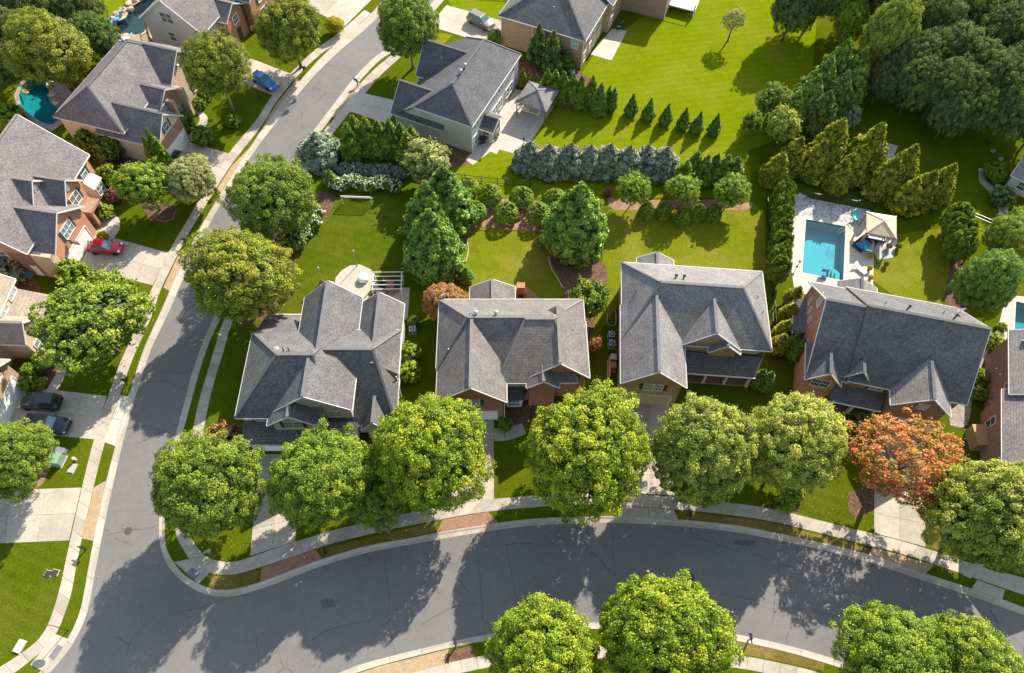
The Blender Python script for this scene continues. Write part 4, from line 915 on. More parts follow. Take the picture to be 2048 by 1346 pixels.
# --- light grey house with paver patio, top centre
h = House('house', 'pale grey sided house with dark hip roof and paver patio beside the grey roofed pavilion', -6.43, 74.85, 67, 'siding grey', 'shingle dark', ridge='ridge dark')
h.wing('u', -0.35, 16.1, -0.35, 8.6, 5.4, 8.5, hip0=3.3, hip1=3.0, ov=0.36, notrim='b1')
h.shed([(16.0, 8.4, 5.5), (-0.35, 8.4, 5.5), (-0.35, 12.1, 2.95), (16.0, 12.1, 2.95)]); h.block(0.0, 15.7, 8.0, 11.7, 0, 2.9)
h.wing('v', 4.2, 12.5, -0.6, 6.3, 3.0, 6.2, end0=False); h.wing('v', 4.2, 12.6, 7.3, 14.2, 3.6, 7.4, end0=False)
MB().add([(-0.02, 8.2, 2.9), (-0.02, 8.2, 5.2), (-0.02, 11.6, 2.9)], [(0, 1, 2)]).build('gable_wall', 'siding grey', h.t)
h.window('-u', 0.0, 7.4, 4.0, 1.0, 1.0, 1, 'grey trim', muntin=False)
for u in (1.0, 1.9, 2.8, 6.4, 7.2, 9.0, 9.9, 14.0): h.window('-v', 0.0, u, 3.9, 0.7, 0.9, 1, 'glass', muntin=False)
for u, w in ((7.6, 1.6), (9.4, 1.2), (12.6, 2.2)): h.window('-v', 0.0, u, 0.7, w, 1.5, 2, 'glass')
h.window('-v', 0.0, 1.2, 0.8, 0.8, 1.5, 1)
h.wing('v', -2.2, 0.6, 2.4, 6.0, 2.6, 3.7, end1=False, wall='siding white')
h.window('-v', -1.8, 4.2, 0.3, 2.2, 1.7, 2); h.window('-u', 2.8, -0.9, 0.6, 0.9, 1.5, 1)
for u in (5.3, 6.6): h.vent(u, 4.0, 8.3, 0.7, 0.13, 'grey metal', True)
h.vent(1.2, 6.6, 6.4, 0.2, 0.05, 'white plastic'); h.vent(9.6, 9.4, 6.0, 0.2, 0.05, 'white plastic')
h.downspout(0.0, -0.06, 5.2); h.downspout(15.6, -0.06, 5.2)

# --- brick house at the top
h = House('house', 'tan brick house with dark hip roof and concrete patio facing the wide lawn', 9.48, 93.22, 67.5, 'brick tan', 'shingle slate', ridge='ridge dark')
h.wing('u', -0.3, 13.4, -0.35, 13.9, 5.4, 9.8, hip0=6.6, hip1=5.0)
h.wing('u', 9.5, 18, -1.2, 9, 5.4, 8.6, hip0=0)
h.window('-u', 0.1, 1.4, 3.4, 0.9, 1.5, 1, 'glass pale')
for u, z in ((1.2, 0.8), (3.6, 0.8), (5.6, 0.6), (7.6, 0.8), (3.4, 3.6), (5.2, 3.6), (7.6, 3.6), (11.2, 3.6), (11.2, 0.8)): h.window('-v', 0.05 if u < 9 else -0.8, u, z, 0.9, 1.5, 1, 'glass pale')
h.vent(2.6, 6.0, 7.2, 0.2, 0.06, 'white plastic'); h.vent(8.0, 2.4, 7.2, 0.25, 0.06); h.downspout(0.03, 0.0, 5.2); h.downspout(0.05, 8.3, 5.2); h.downspout(0.03, 13.5, 5.2)

# --- next brick house, mostly beyond the picture
_o = P(1327, 40)
h = House('house', 'brown brick house with raised white deck at the end of the wide lawn', _o.x, _o.y, 70, 'brick brown', 'shingle slate')
h.wing('u', -0.4, 15, -0.4, 13.5, 5.4, 9.6, hip0=5, hip1=5)
h.block(2.5, 9, -4.4, -0.05, 1.0, 1.2, 'white trim', 'deck_floor')
for u in (2.6, 5.7, 8.9): h.post(u, -4.3, 0, 2.2, 0.16)
mb = MB(); mb.bar((2.6, -4.3, 2.15), (8.9, -4.3, 2.15), 0.1, 0.08); mb.bar((2.6, -4.3, 2.15), (2.6, -0.1, 2.15), 0.1, 0.08)
for k in range(20): mb.bar((2.6+k*6.3/19, -4.3, 1.2), (2.6+k*6.3/19, -4.3, 2.15), 0.05, 0.05)
mb.build('deck_railing', 'white trim', h.t)
h.downspout(0.02, -0.02, 5.2)

# --- cottage at the right edge
_o = P(2022, 384)
h = House('garden_cottage', 'small grey shingled cottage with double window beside the curving flagstone path', _o.x, _o.y, 52, 'siding grey', 'shingle mid', cat='cottage')
h.wing('v', -4.5, 1.5, -0.3, 4.5, 2.6, 4.0)
h.window('-u', 0.1, -1.0, 0.9, 1.8, 1.2, 2)
# ------------------------------------------------------------------ foliage meshes (shared)
def _unit(v): return v/np.maximum(1e-9, np.linalg.norm(v, axis=-1, keepdims=True))
def leaves_mesh(name, pos, out, size, tint, elong=1.0, align=0.6, upb=0.0, droop=0.0):
    n = len(pos)
    nr = _unit(out*align+rng.normal(size=(n, 3))*(1-align)*0.9+np.array([0, 0, upb]))
    t = _unit(np.cross(nr, rng.normal(size=(n, 3))))
    if elong > 1.2:                                   # sprays lean outwards and up
        nr = _unit(out*0.65+rng.normal(size=(n, 3))*0.38+np.array([0, 0, 0.2]))
        t = np.array([0, 0, 1.0-droop*2])+out*0.7+rng.normal(size=(n, 3))*0.55; t = _unit(t-nr*np.sum(t*nr, axis=1, keepdims=True))
    b = np.cross(nr, t); s = (size*(0.6+0.8*rng.random(n)))[:, None] if np.ndim(size) else size*(0.6+0.8*rng.random(n))[:, None]
    bend = nr*s*0.25
    v = np.empty((n, 4, 3)); v[:, 0] = pos-t*s*elong*0.5-bend; v[:, 1] = pos+b*s*0.42; v[:, 2] = pos+t*s*elong*0.5-bend; v[:, 3] = pos-b*s*0.42
    me = bpy.data.meshes.new(name); me.vertices.add(4*n); me.vertices.foreach_set('co', v.reshape(-1).astype(np.float32))
    me.loops.add(4*n); me.loops.foreach_set('vertex_index', np.arange(4*n, dtype=np.int32))
    me.polygons.add(n); me.polygons.foreach_set('loop_start', np.arange(0, 4*n, 4, dtype=np.int32)); me.polygons.foreach_set('loop_total', np.full(n, 4, dtype=np.int32))
    me.update(calc_edges=True)
    a = me.attributes.new('tint', 'FLOAT', 'FACE'); a.data.foreach_set('value', np.clip(tint, 0, 1).astype(np.float32))
    me.materials.append(None)
    return me
def clumps(cpos, cout, crad, per, shell=0.75):
    """leaves in the outer part of each clump"""
    k = len(cpos); d = _unit(rng.normal(size=(k, per, 3))+cout[:, None, :]*0.75)
    r = crad[:, None, None]*(shell+(1-shell)*rng.random((k, per, 1)))*(0.55+0.45*rng.random((k, per, 1))**0.5)
    p = cpos[:, None, :]+d*r
    tint = np.repeat(rng.random(k)[:, None], per, 1)*0.5+rng.random((k, per))*0.5
    o = _unit(d*0.7+cout[:, None, :]*0.5)
    return p.reshape(-1, 3), o.reshape(-1, 3), tint.reshape(-1)
def round_crown(name, R=6.0, nc=150, cr=1.25, per=95, leaf=0.34, fill=2500, low=-0.55, lobes=7, ragged=0.16, flat=1.0, tip=0.0):
    """unit: horizontal radius R, centre at origin, same vertical radius"""
    lob = _unit(rng.normal(size=(lobes, 3))*np.array([1, 1, 0.8])); amp = rng.uniform(0.5, 1, lobes)
    d = _unit(rng.normal(size=(nc*7, 3))); d = d[d[:, 2] > low+0.15*rng.random(len(d))]
    keep = np.zeros((nc, 3)); k = 0                  # spread them: greedy thinning
    for q in d:
        if k == 0 or np.max(keep[:k]@q) < 1-0.42*(cr/R)**2: keep[k] = q; k += 1
        if k >= nc: break
    d = keep[:k]
    rad = 1-ragged+ragged*1.6*np.max(np.clip(d@lob.T, 0, 1)**4*amp, axis=1)+rng.normal(size=k)*ragged*0.35
    c = d*(rad*(R-cr*0.8))[:, None]; c[:, 2] *= flat
    rr = cr*rng.uniform(0.7, 1.25, k)
    p, o, t = clumps(c, d, rr, per)
    # loose twigs poking out
    m = int(k*3); i = rng.integers(0, k, m); tp = c[i]+d[i]*rr[i][:, None]*rng.uniform(0.85, 1.12+tip, (m, 1))+rng.normal(size=(m, 3))*0.22*cr
    p = np.vstack([p, tp]); o = np.vstack([o, d[i]]); t = np.concatenate([t, rng.random(m)])
    f = _unit(rng.normal(size=(fill, 3)))*((R-cr)*rng.random((fill, 1))**0.4)*0.92; f[:, 2] *= flat; f = f[f[:, 2] > low*R*0.9]
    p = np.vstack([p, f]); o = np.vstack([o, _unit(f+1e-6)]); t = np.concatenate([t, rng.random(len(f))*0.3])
    sz = np.full(len(p), leaf); sz[len(p)-len(f):] = leaf*2.8  # unseen inner leaves added oversized to block sunlight, with crown shade in their colour
    return leaves_mesh(name, p, o, sz, t, 1.0, 0.55, 0.3)
def profile_crown(name, H, prof, nc, cr, per, leaf, elong=1.6, fill=600, droop=0.0, jit=0.12, align=0.6):
    """conifers and shrubs: prof(t) gives radius at height fraction t; base at z=0"""
    tt = np.linspace(0, 1, 200); w = np.array([max(0.02, prof(x)) for x in tt]); cdf = np.cumsum(w); cdf /= cdf[-1]
    h = np.interp(rng.random(nc), cdf, tt); a = np.arange(nc)*2.39996+rng.random(nc)*0.7
    r = np.array([prof(x) for x in h]); r = np.maximum(0.02, (r-cr*0.6))*(1+rng.normal(size=nc)*jit)
    dr = np.array([prof(min(1, x+0.02))-prof(max(0, x-0.02)) for x in h])/(0.04*H)
    c = np.stack([np.cos(a)*r, np.sin(a)*r, h*H], 1); o = _unit(np.stack([np.cos(a), np.sin(a), np.clip(-dr, -0.8, 2)], 1))
    p, oo, t = clumps(c, o, cr*rng.uniform(0.7, 1.2, nc)*np.clip(0.4+r/max(r)*0.8, 0.4, 1.1), per)
    hf = np.interp(rng.random(fill), cdf, tt); af = rng.random(fill)*2*np.pi; rf = np.array([prof(x) for x in hf])*np.sqrt(rng.random(fill))*0.85
    f = np.stack([np.cos(af)*rf, np.sin(af)*rf, hf*H], 1); fo = _unit(np.stack([np.cos(af), np.sin(af), 0.3+0*af], 1))
    p = np.vstack([p, f]); oo = np.vstack([oo, fo]); t = np.concatenate([t, rng.random(fill)*0.3]); p[:, 2] = np.maximum(p[:, 2], 0.03)  # inner leaves take the dark end, shade put into their colour
    return leaves_mesh(name, p, oo, leaf, t, elong, align, 0.1, droop)
lm = {}
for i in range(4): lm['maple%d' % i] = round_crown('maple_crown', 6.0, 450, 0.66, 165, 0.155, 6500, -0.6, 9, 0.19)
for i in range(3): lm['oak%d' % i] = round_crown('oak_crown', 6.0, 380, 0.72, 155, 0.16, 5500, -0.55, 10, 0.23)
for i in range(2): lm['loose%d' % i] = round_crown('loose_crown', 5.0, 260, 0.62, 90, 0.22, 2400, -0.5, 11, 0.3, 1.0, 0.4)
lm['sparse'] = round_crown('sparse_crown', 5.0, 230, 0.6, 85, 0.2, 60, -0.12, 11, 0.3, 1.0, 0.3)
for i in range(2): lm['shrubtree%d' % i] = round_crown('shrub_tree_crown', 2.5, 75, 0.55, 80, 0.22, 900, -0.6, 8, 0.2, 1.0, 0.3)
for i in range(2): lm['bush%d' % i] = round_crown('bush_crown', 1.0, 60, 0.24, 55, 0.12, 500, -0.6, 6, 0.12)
lm['topiary'] = profile_crown('topiary_crown', 2.6, lambda t: 1.25*max(0, math.sin(math.pi*min(1, 0.1+0.9*t)))**0.62*(1.06-0.32*t), 420, 0.14, 22, 0.085, 1.0, 1500, 0, 0.015, 0.92)
lm['cone bush'] = profile_crown('cone_bush_crown', 2.4, lambda t: 1.0*max(0, (1-t**2.4))**0.8, 330, 0.15, 20, 0.1, 1.0, 1000, 0, 0.04, 0.7)
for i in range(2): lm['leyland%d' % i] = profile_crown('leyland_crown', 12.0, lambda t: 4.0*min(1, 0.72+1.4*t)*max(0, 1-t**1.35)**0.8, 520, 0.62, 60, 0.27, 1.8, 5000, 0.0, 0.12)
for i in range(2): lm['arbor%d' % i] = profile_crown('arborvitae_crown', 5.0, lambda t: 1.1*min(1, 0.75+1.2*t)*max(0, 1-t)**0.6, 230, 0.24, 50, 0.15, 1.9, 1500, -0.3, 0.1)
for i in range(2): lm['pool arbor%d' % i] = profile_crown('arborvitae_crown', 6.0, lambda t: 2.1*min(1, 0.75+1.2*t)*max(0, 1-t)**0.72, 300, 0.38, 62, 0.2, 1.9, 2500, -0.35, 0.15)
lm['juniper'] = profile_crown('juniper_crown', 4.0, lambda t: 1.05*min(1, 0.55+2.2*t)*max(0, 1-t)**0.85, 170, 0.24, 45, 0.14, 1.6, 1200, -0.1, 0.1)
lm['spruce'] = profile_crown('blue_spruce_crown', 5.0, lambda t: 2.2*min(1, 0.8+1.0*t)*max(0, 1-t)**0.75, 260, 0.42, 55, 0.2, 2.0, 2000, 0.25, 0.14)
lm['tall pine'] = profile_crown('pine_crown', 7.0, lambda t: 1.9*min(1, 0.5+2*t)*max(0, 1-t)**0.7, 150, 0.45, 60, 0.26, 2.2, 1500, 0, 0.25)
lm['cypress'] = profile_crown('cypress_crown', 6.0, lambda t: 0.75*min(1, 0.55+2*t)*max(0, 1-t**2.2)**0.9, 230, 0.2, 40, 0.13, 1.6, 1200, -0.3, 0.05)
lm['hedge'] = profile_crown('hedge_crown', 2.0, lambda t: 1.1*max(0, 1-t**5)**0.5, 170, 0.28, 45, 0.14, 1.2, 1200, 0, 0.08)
def petals(name, n, R, hz):
    d = _unit(rng.normal(size=(n, 3))); d[:, 2] = np.abs(d[:, 2]); c = d*np.array([R, R, hz])
    p, o, t = clumps(c, d, np.full(n, 0.13), 16, 0.8)
    return leaves_mesh(name, p, o, 0.1, t, 1.0, 0.7)
lm['petals'] = petals('flower_heads', 38, 1.0, 0.95)

def trunk_mesh(h, r, limbs, reach, name='trunk', seed=1):
    rd = random.Random(seed); mb = MB()
    mb.tube([(0, 0, -0.2), (0.03, 0, h*0.3), (-0.05, 0.04, h*0.7), (0.02, 0, h)], [r*1.35, r, r*0.85, r*0.7], 9)
    for k in range(limbs):
        a = 2*math.pi*k/limbs+rd.uniform(-0.3, 0.3); e = rd.uniform(0.7, 1.25); L = reach*rd.uniform(0.7, 1)
        b = Vector((0, 0, h*rd.uniform(0.75, 0.98))); d = Vector((math.cos(a)*math.cos(e), math.sin(a)*math.cos(e), math.sin(e)))
        m = b+d*L*0.5; q = b+d*L+Vector((d.x, d.y, 0))*L*0.25
        mb.tube([b, m, q], [r*0.5, r*0.34, r*0.1], 6)
        for s in range(3):
            d2 = Vector((d.x+rd.uniform(-0.7, 0.7), d.y+rd.uniform(-0.7, 0.7), d.z*0.6)).normalized(); f = b.lerp(q, rd.uniform(0.4, 0.8)); mb.tube([f, f+d2*L*0.45], [r*0.2, r*0.05], 5)
    me = mb.mesh(name, None, True); me.materials.append(None); return me
tm_big = [trunk_mesh(4.0, 0.26, 5, 5.5, seed=i) for i in range(3)]
tm_small = trunk_mesh(1.2, 0.1, 5, 1.8, seed=5)
tm_con = MB().tube([(0, 0, -0.2), (0, 0, 0.5), (0, 0, 1.0)], [0.035, 0.03, 0.004], 8).mesh('trunk', None, True); tm_con.materials.append(None)

def tree(px, py, rx, crown, leaf, label, k=1.0, z0=2.6, name='tree', cat='tree', group=None, bark='bark', base_r=6.0, tm=None, squash=1.0, rz=None):
    """round tree: px,py centre of the crown in the survey photo, rx its half width there"""
    a = 3.0
    rx = rx*0.985
    for _ in range(8):
        zc = z0+k*a; c = P(px, py, zc); a = rx*depth(c)/FOC
    zc = z0+k*a
    t = thing(name, label, cat, (c.x, c.y, 0), 0, group)
    rz = random.uniform(0, 6.28) if rz is None else rz
    put('crown', lm[crown], t, mat=leaf, loc=(0, 0, zc), rot=(random.uniform(-0.14, 0.14), random.uniform(-0.14, 0.14), rz), scale=(a/base_r*random.uniform(0.95, 1.05), a*squash/base_r*random.uniform(0.9, 1.08), k*a/base_r))
    tmx = tm or random.choice(tm_big); hh = 4.0 if tm is None else 1.2
    put('trunk', tmx, t, mat=bark, rot=(0, 0, rz), scale=(max(0.5, a/6) if tm is None else a/2.5, max(0.5, a/6) if tm is None else a/2.5, (z0+0.25*k*a)/hh))
    return t
def conifer(px, py, hgt, rad, crown, leaf, label, name='conifer', cat='conifer', group=None, Hb=12.0, Rb=4.0, bark='bark', z0=0.0):
    """tip seen at px,py; height hgt"""
    w = P(px, py, hgt); t = thing(name, label, cat, (w.x, w.y, 0), 0, group)
    rz = random.uniform(0, 6.28)
    put('crown', lm[crown], t, mat=leaf, loc=(0, 0, z0+0.05), rot=(random.uniform(-0.02, 0.02), random.uniform(-0.02, 0.02), rz), scale=(rad/Rb, rad/Rb, (hgt-z0)/Hb))
    put('trunk', tm_con, t, mat=bark, scale=(rad*1.4, rad*1.4, hgt*0.9))
    return t
def shrub(px, py, r, crown, leaf, label, name='shrub', cat='shrub', group=None, k=0.85, Rb=1.0, flowers=None):
    """small shrub resting on the ground; px,py its middle, r radius in metres"""
    c = P(px, py, r*k*0.6); t = thing(name, label, cat, (c.x, c.y, 0), 0, group)
    put('foliage', lm[crown], t, mat=leaf, loc=(0, 0, r*k*0.75), rot=(0, 0, random.uniform(0, 6.28)), scale=(r/Rb, r/Rb*random.uniform(0.9, 1.1), r*k/Rb))
    put('stem', tm_con, t, mat='bark', scale=(r*2.0, r*2.0, r*0.8))
    if flowers: fl_ = put('flowers', lm['petals'], t, mat=flowers, loc=(0, 0, r*k*0.75), rot=(0, 0, random.uniform(0, 6.28)), scale=(r*1.02, r*1.02, r*k*1.05)); fl_['kind'] = 'stuff'
    return t

# --- street trees
tree(406, 975, 117, 'oak0', 'leaf oak', 'round green street tree on the corner of the two roads', 1.0, 2.2, 'street_tree')
tree(640, 960, 110, 'oak1', 'leaf maple', 'broad green tree in front of the grey roofed house, beside its driveway', 1.05, 2.2, 'street_tree')
tree(752, 1000, 62, 'oak2', 'leaf oak', 'smaller dark green tree squeezed between two bigger street trees', 1.0, 1.8, 'street_tree')
tree(866, 900, 125, 'maple1', 'leaf maple yellow', 'bright yellow green dense round maple left of the centre house driveway', 0.97, 2.2, 'street_tree')
tree(1163, 898, 131, 'maple2', 'leaf maple yellow', 'largest bright green round maple between the brick house and the long garage gable', 0.97, 2.2, 'street_tree')
tree(1414, 902, 111, 'maple0', 'leaf maple soft', 'pale green round maple beside the driveway of the long garage gable', 0.95, 2.2, 'street_tree')
tree(1588, 885, 105, 'maple3', 'leaf maple soft', 'pale green round maple touching its twin, near the red brick house entry', 0.98, 2.2, 'street_tree')
tree(1810, 925, 124, 'sparse', 'leaf orange', 'orange and red autumn coloured tree beside the wide driveway', 0.55, 4.2, 'street_tree', base_r=5.0, squash=0.72, rz=-0.2)
tree(1978, 1030, 118, 'maple1', 'leaf maple soft', 'large green maple in front of the brown brick house', 1.05, 2.2, 'street_tree')
tree(1088, 1315, 122, 'maple3', 'leaf maple yellow', 'yellow green maple across the road, beside the mulched mailbox', 1.0, 2.2, 'street_tree')
tree(1325, 1282, 134, 'maple0', 'leaf maple yellow', 'tall yellow green maple across the road with pointed crown', 1.15, 2.2, 'street_tree')
tree(1785, 1318, 118, 'oak1', 'leaf maple', 'green tree across the road, opposite the orange tree', 1.0, 2.2, 'street_tree')
tree(1925, 1335, 108, 'oak0', 'leaf maple', 'green tree across the road, opposite the large maple of the brown brick house', 1.0, 2.2, 'street_tree')
tree(478, 556, 102, 'maple2', 'leaf olive', 'dense round olive green tree casting a long shadow over the street', 0.92, 2.4, 'street_tree')
tree(546, 395, 86, 'oak2', 'leaf oak', 'dark green round tree beside the white hydrangeas', 0.95, 1.4, 'street_tree')
tree(180, 645, 103, 'loose1', 'leaf oak', 'loose spreading green tree in front of the tan sided house', 0.75, 2.6, 'street_tree', base_r=5.0)
tree(18, 915, 78, 'oak1', 'leaf oak', 'green tree next to the parked dark cars', 0.95, 2.0, 'street_tree')
tree(100, 98, 82, 'oak0', 'leaf olive', 'big olive green tree behind the kidney pool', 0.9, 2.4)
tree(432, 135, 69, 'oak2', 'leaf olive', 'olive green lawn tree with visible trunk beside the blue car', 1.0, 3.0, bark='bark pale')
tree(580, 58, 70, 'oak1', 'leaf olive', 'olive green tree between the brick front and the golden bush', 0.95, 2.0)
tree(815, 48, 67, 'maple3', 'leaf oak', 'dark olive street tree with pale trunk above the pale grey house', 1.0, 3.0, 'street_tree', bark='bark pale')
tree(290, 370, 50, 'loose0', 'leaf maple', 'airy green tree in a mulch ring in front of the orange brick house', 0.95, 1.8, base_r=5.0)
tree(377, 357, 53, 'maple2', 'leaf pale', 'pale creamy green round tree at the street edge of the cream house', 0.9, 1.0)
tree(188, 72, 46, 'maple0', 'leaf dark', 'dark green dense tree between the olive tree and the lagoon pool', 1.15, 0.8)
for i, (x, y, r) in enumerate(((12, 60, 50), (45, 15, 52), (120, 5, 50), (-5, 130, 42), (75, 40, 40), (160, 12, 45))):
    tree(x, y, r, 'oak%d' % (i % 3), 'leaf wood', 'dark woodland tree in the wooded corner behind the olive tree', 1.1, 1.0, 'woodland_tree', group='trees of the wooded corner behind the olive tree')
tree(890, 603, 44, 'maple1', 'leaf rust', 'rust coloured small tree at the back corner of the centre house', 0.9, 0.8)
tree(1178, 598, 40, 'shrubtree0', 'leaf oak', 'green small tree hugging the corner of the weathered brown roof', 1.1, 0.8, base_r=2.5, tm=tm_small)
tree(1190, 690, 15, 'shrubtree1', 'leaf rust', 'tiny russet leaved tree in the side passage beside the air conditioners', 1.3, 0.8, base_r=2.5, tm=tm_small)
tree(855, 326, 48, 'shrubtree1', 'leaf myrtle', 'pinkish cream flowering crape myrtle at the corner of the grey sided wall', 1.0, 1.0, base_r=2.5, tm=tm_small)
for x, y, lb in ((1267, 378, 'leftmost'), (1367, 379, ''), (1463, 383, '')):
    tree(x, y, 33, 'loose0', 'leaf lime', 'light green multi stemmed crape myrtle standing before the conifer hedge', 0.9, 1.5, base_r=5.0, tm=tm_small, group='crape myrtles along the rear hedge', bark='bark pale')
tree(1468, 42, 22, 'sparse', 'leaf pale', 'nearly bare young tree alone on the wide lawn', 1.1, 1.8, base_r=5.0)
tree(668, 49, 20, 'maple1', 'leaf gold', 'golden yellow round bush at the edge of the upper driveway', 0.85, 0.2, 'golden_bush', cat='bush')
# --- conifers in the rear gardens
conifer(884, 334, 10.5, 4.0, 'leyland0', 'leaf conifer', 'tall green leyland cypress beside the row of clipped domes, behind its twin')
conifer(856, 420, 11.0, 3.9, 'leyland1', 'leaf conifer', 'tall green leyland cypress closest to the white pergola')
conifer(848, 362, 10.5, 3.4, 'leyland0', 'leaf conifer', 'tall green leyland cypress in the middle of the tight group by the crape myrtle')
conifer(1162, 368, 11.5, 4.3, 'leyland1', 'leaf conifer', 'single broad green leyland cypress between the clipped domes and the cone bushes')
conifer(628, 266, 4.6, 3.4, 'spruce', 'leaf blue spruce', 'silvery blue spruce at the street end of the arborvitae screen', Hb=5.0, Rb=2.2)
for i, (x, y) in enumerate(((703, 232), (728, 236), (752, 240), (776, 240), (798, 246), (820, 252), (812, 262), (692, 246))):
    conifer(x, y, 6.6-0.2*(i % 3), 1.75, 'arbor%d' % (i % 2), 'leaf arborvitae', 'tall green arborvitae packed into the screen behind the white hydrangeas', 'arborvitae', 'arborvitae', 'arborvitae screen behind the hydrangeas', 5.0, 1.1)
for i, x in enumerate((1062, 1100, 1142, 1182, 1222, 1262, 1300, 1336)):
    conifer(x, 284+3*(i % 2)+i, 4.6+0.3*(i % 3), 2.6, 'spruce', 'leaf blue spruce', 'blue grey spruce in the long clipped hedge row', 'blue_spruce', 'spruce', 'blue spruce hedge row', 5.0, 2.2)
for i, (x, y) in enumerate(((1396, 302), (1418, 312), (1438, 308), (1458, 311), (1480, 314), (1376, 322))):
    conifer(x, y, 5.2, 1.6, 'arbor%d' % (i % 2), 'leaf arborvitae', 'green arborvitae continuing the blue spruce hedge', 'arborvitae', 'arborvitae', 'arborvitae after the blue spruces', 5.0, 1.1)
for x, y in ((1269, 187), (1304, 196), (1339, 206), (1375, 215), (1403, 223), (1439, 227)):
    conifer(x, y, 3.9, 1.15, 'juniper', 'leaf juniper', 'small pointed juniper in the row of six on the bright lawn', 'juniper', 'juniper', 'row of six junipers on the lawn', 4.0, 1.05)
for i, (x, y, hh) in enumerate(((1046, 137, 3.2), (1060, 143, 3.0), (1074, 149, 2.8))):
    conifer(x, y, hh, 0.75, 'arbor0', 'leaf arborvitae gold', 'young golden green arborvitae behind the grey pavilion roof', 'arborvitae', 'arborvitae', 'three young arborvitae behind the pavilion', 5.0, 1.1)
for i, (x, y) in enumerate(((1098, 137), (1114, 140), (1130, 144), (1150, 148), (1166, 152), (1186, 152), (1204, 166))):
    conifer(x, y, 5.6, 1.35, 'arbor%d' % (i % 2), 'leaf arborvitae', 'tall dark green arborvitae in the row beside the brick house patio', 'arborvitae', 'arborvitae', 'arborvitae row behind the pavilion', 5.0, 1.1)
for x, y in ((1222, 171), (1230, 174)):
    conifer(x, y, 4.6, 0.8, 'cypress', 'leaf juniper', 'narrow dark cypress closing the end of the arborvitae row', 'cypress', 'cypress', 'two cypresses at the row end', 6.0, 0.75)
for i, (x, y, hh, rr) in enumerate(((1080, 48, 7.0, 1.8), (1110, 60, 7.0, 2.0), (1134, 100, 3.6, 1.6))):
    conifer(x, y, hh, rr, 'tall pine', 'leaf dark', ['tall dark pine against the tan brick wall', 'bushy dark pine beside the brick wall window', 'low dark pine bush at the foot of the brick wall'][i], 'pine_tree', 'pine', None, 7.0, 1.9)
for i, (x, y, hh, rr) in enumerate(((1606, 274, 6.2, 2.7), (1690, 236, 8.6, 3.4), (1655, 280, 6.6, 2.7), (1768, 246, 8.8, 3.5), (1735, 290, 6.8, 2.8), (1838, 290, 7.6, 3.2), (1800, 312, 6.8, 3.0), (1912, 326, 6.8, 2.9), (1876, 340, 6.4, 2.9), (1570, 306, 5.4, 2.6), (1700, 318, 5.6, 2.2), (1840, 355, 5.6, 2.7))):
    conifer(x, y, hh*1.0, rr*0.9, 'pool arbor%d' % (i % 2), 'leaf arborvitae gold', 'sunlit yellow green arborvitae in the tall screen behind the pool gravel', 'arborvitae', 'arborvitae', 'golden arborvitae screen behind the pool', 6.0, 2.2)
for i, (x, y, hh, rr) in enumerate(((1600, 182, 6.5, 2.7), (1640, 148, 8.0, 2.8), (1668, 112, 9.0, 2.9), (1702, 78, 10.0, 3.0), (1735, 96, 9.5, 2.9), (1665, 180, 7.5, 2.7), (1700, 140, 8.5, 2.8))):
    conifer(x, y, hh, rr, 'leyland%d' % (i % 2), 'leaf conifer' if i < 5 else 'leaf dark', 'green conifer in the tall screen along the end of the lawn', 'conifer', 'conifer', 'dark conifers along the lawn end')
tree(1782, 70, 56, 'maple0', 'leaf maple soft', 'light green tree above the dark conifers at the wood edge', 1.6, 1.5)
tree(1700, 45, 34, 'oak2', 'leaf maple', 'mid green tree at the wood edge beside the wide lawn', 1.5, 1.5)
tree(1565, 250, 34, 'shrubtree1', 'leaf maple soft', 'silvery green deciduous tree between the lawn and the golden arborvitae', 1.2, 1.2, base_r=2.5, tm=tm_small)
tree(1505, 245, 22, 'shrubtree0', 'leaf maple', 'small green tree at the bright lawn corner by the side fence', 1.2, 0.8, base_r=2.5, tm=tm_small)
tree(1545, 205, 34, 'loose0', 'leaf oak', 'rounded green tree on the lawn edge in front of the dark conifers', 1.0, 0.8, base_r=5.0)
for i, (x, y, r) in enumerate(((1590, 15, 46), (1640, -15, 55), (1740, -20, 60), (1860, 60, 58), (1830, 130, 52), (1930, 20, 62), (1910, 110, 58), (2000, 80, 62), (1985, 165, 58), (2050, 30, 60), (2060, 140, 62), (1900, 180, 52), (2030, 215, 56), (1820, 10, 58), (1960, 215, 46), (2090, 240, 55), (1835, 165, 48), (1860, 110, 50), (1950, 140, 56), (1795, 140, 42), (1905, 225, 42), (1765, 165, 32))):
    tree(x, y, r, ('oak%d' % (i % 3)) if i % 2 else ('maple%d' % (i % 4)), 'leaf wood', 'dark tree of the shady wood beyond the end of the gardens', 1.35, 1.2, 'woodland_tree', group='trees of the shady wood')
# right side
tree(1975, 565, 60, 'maple3', 'leaf conifer', 'dense green evergreen tree behind the wide dark roof', 1.3, 0.6)
tree(2020, 480, 48, 'oak2', 'leaf maple', 'lime tinted green tree leaning over the garden fence', 1.1, 0.8)
tree(2040, 440, 26, 'shrubtree0', 'leaf lime', 'yellow green small tree in front of the cottage', 1.0, 0.8, base_r=2.5, tm=tm_small)
for i, y in enumerate((400, 425, 450, 476, 502, 528, 552)):
    shrub(1562-i*2, y, 1.2, 'hedge', 'leaf oak', 'leafy green hedge shrub along the fence beside the pool gravel', 'hedge_shrub', 'hedge', 'hedge shrubs along the pool fence', 1.5, 1.1)
for i, (x, y) in enumerate(((1602, 572), (1592, 606), (1580, 640), (1572, 668))):
    conifer(x, y, 4.0, 1.1, 'cypress', 'leaf arborvitae gold', 'upright golden green evergreen beside the steep brick gable', 'evergreen_shrub', 'shrub', 'evergreens along the brick gable', 6.0, 0.75)
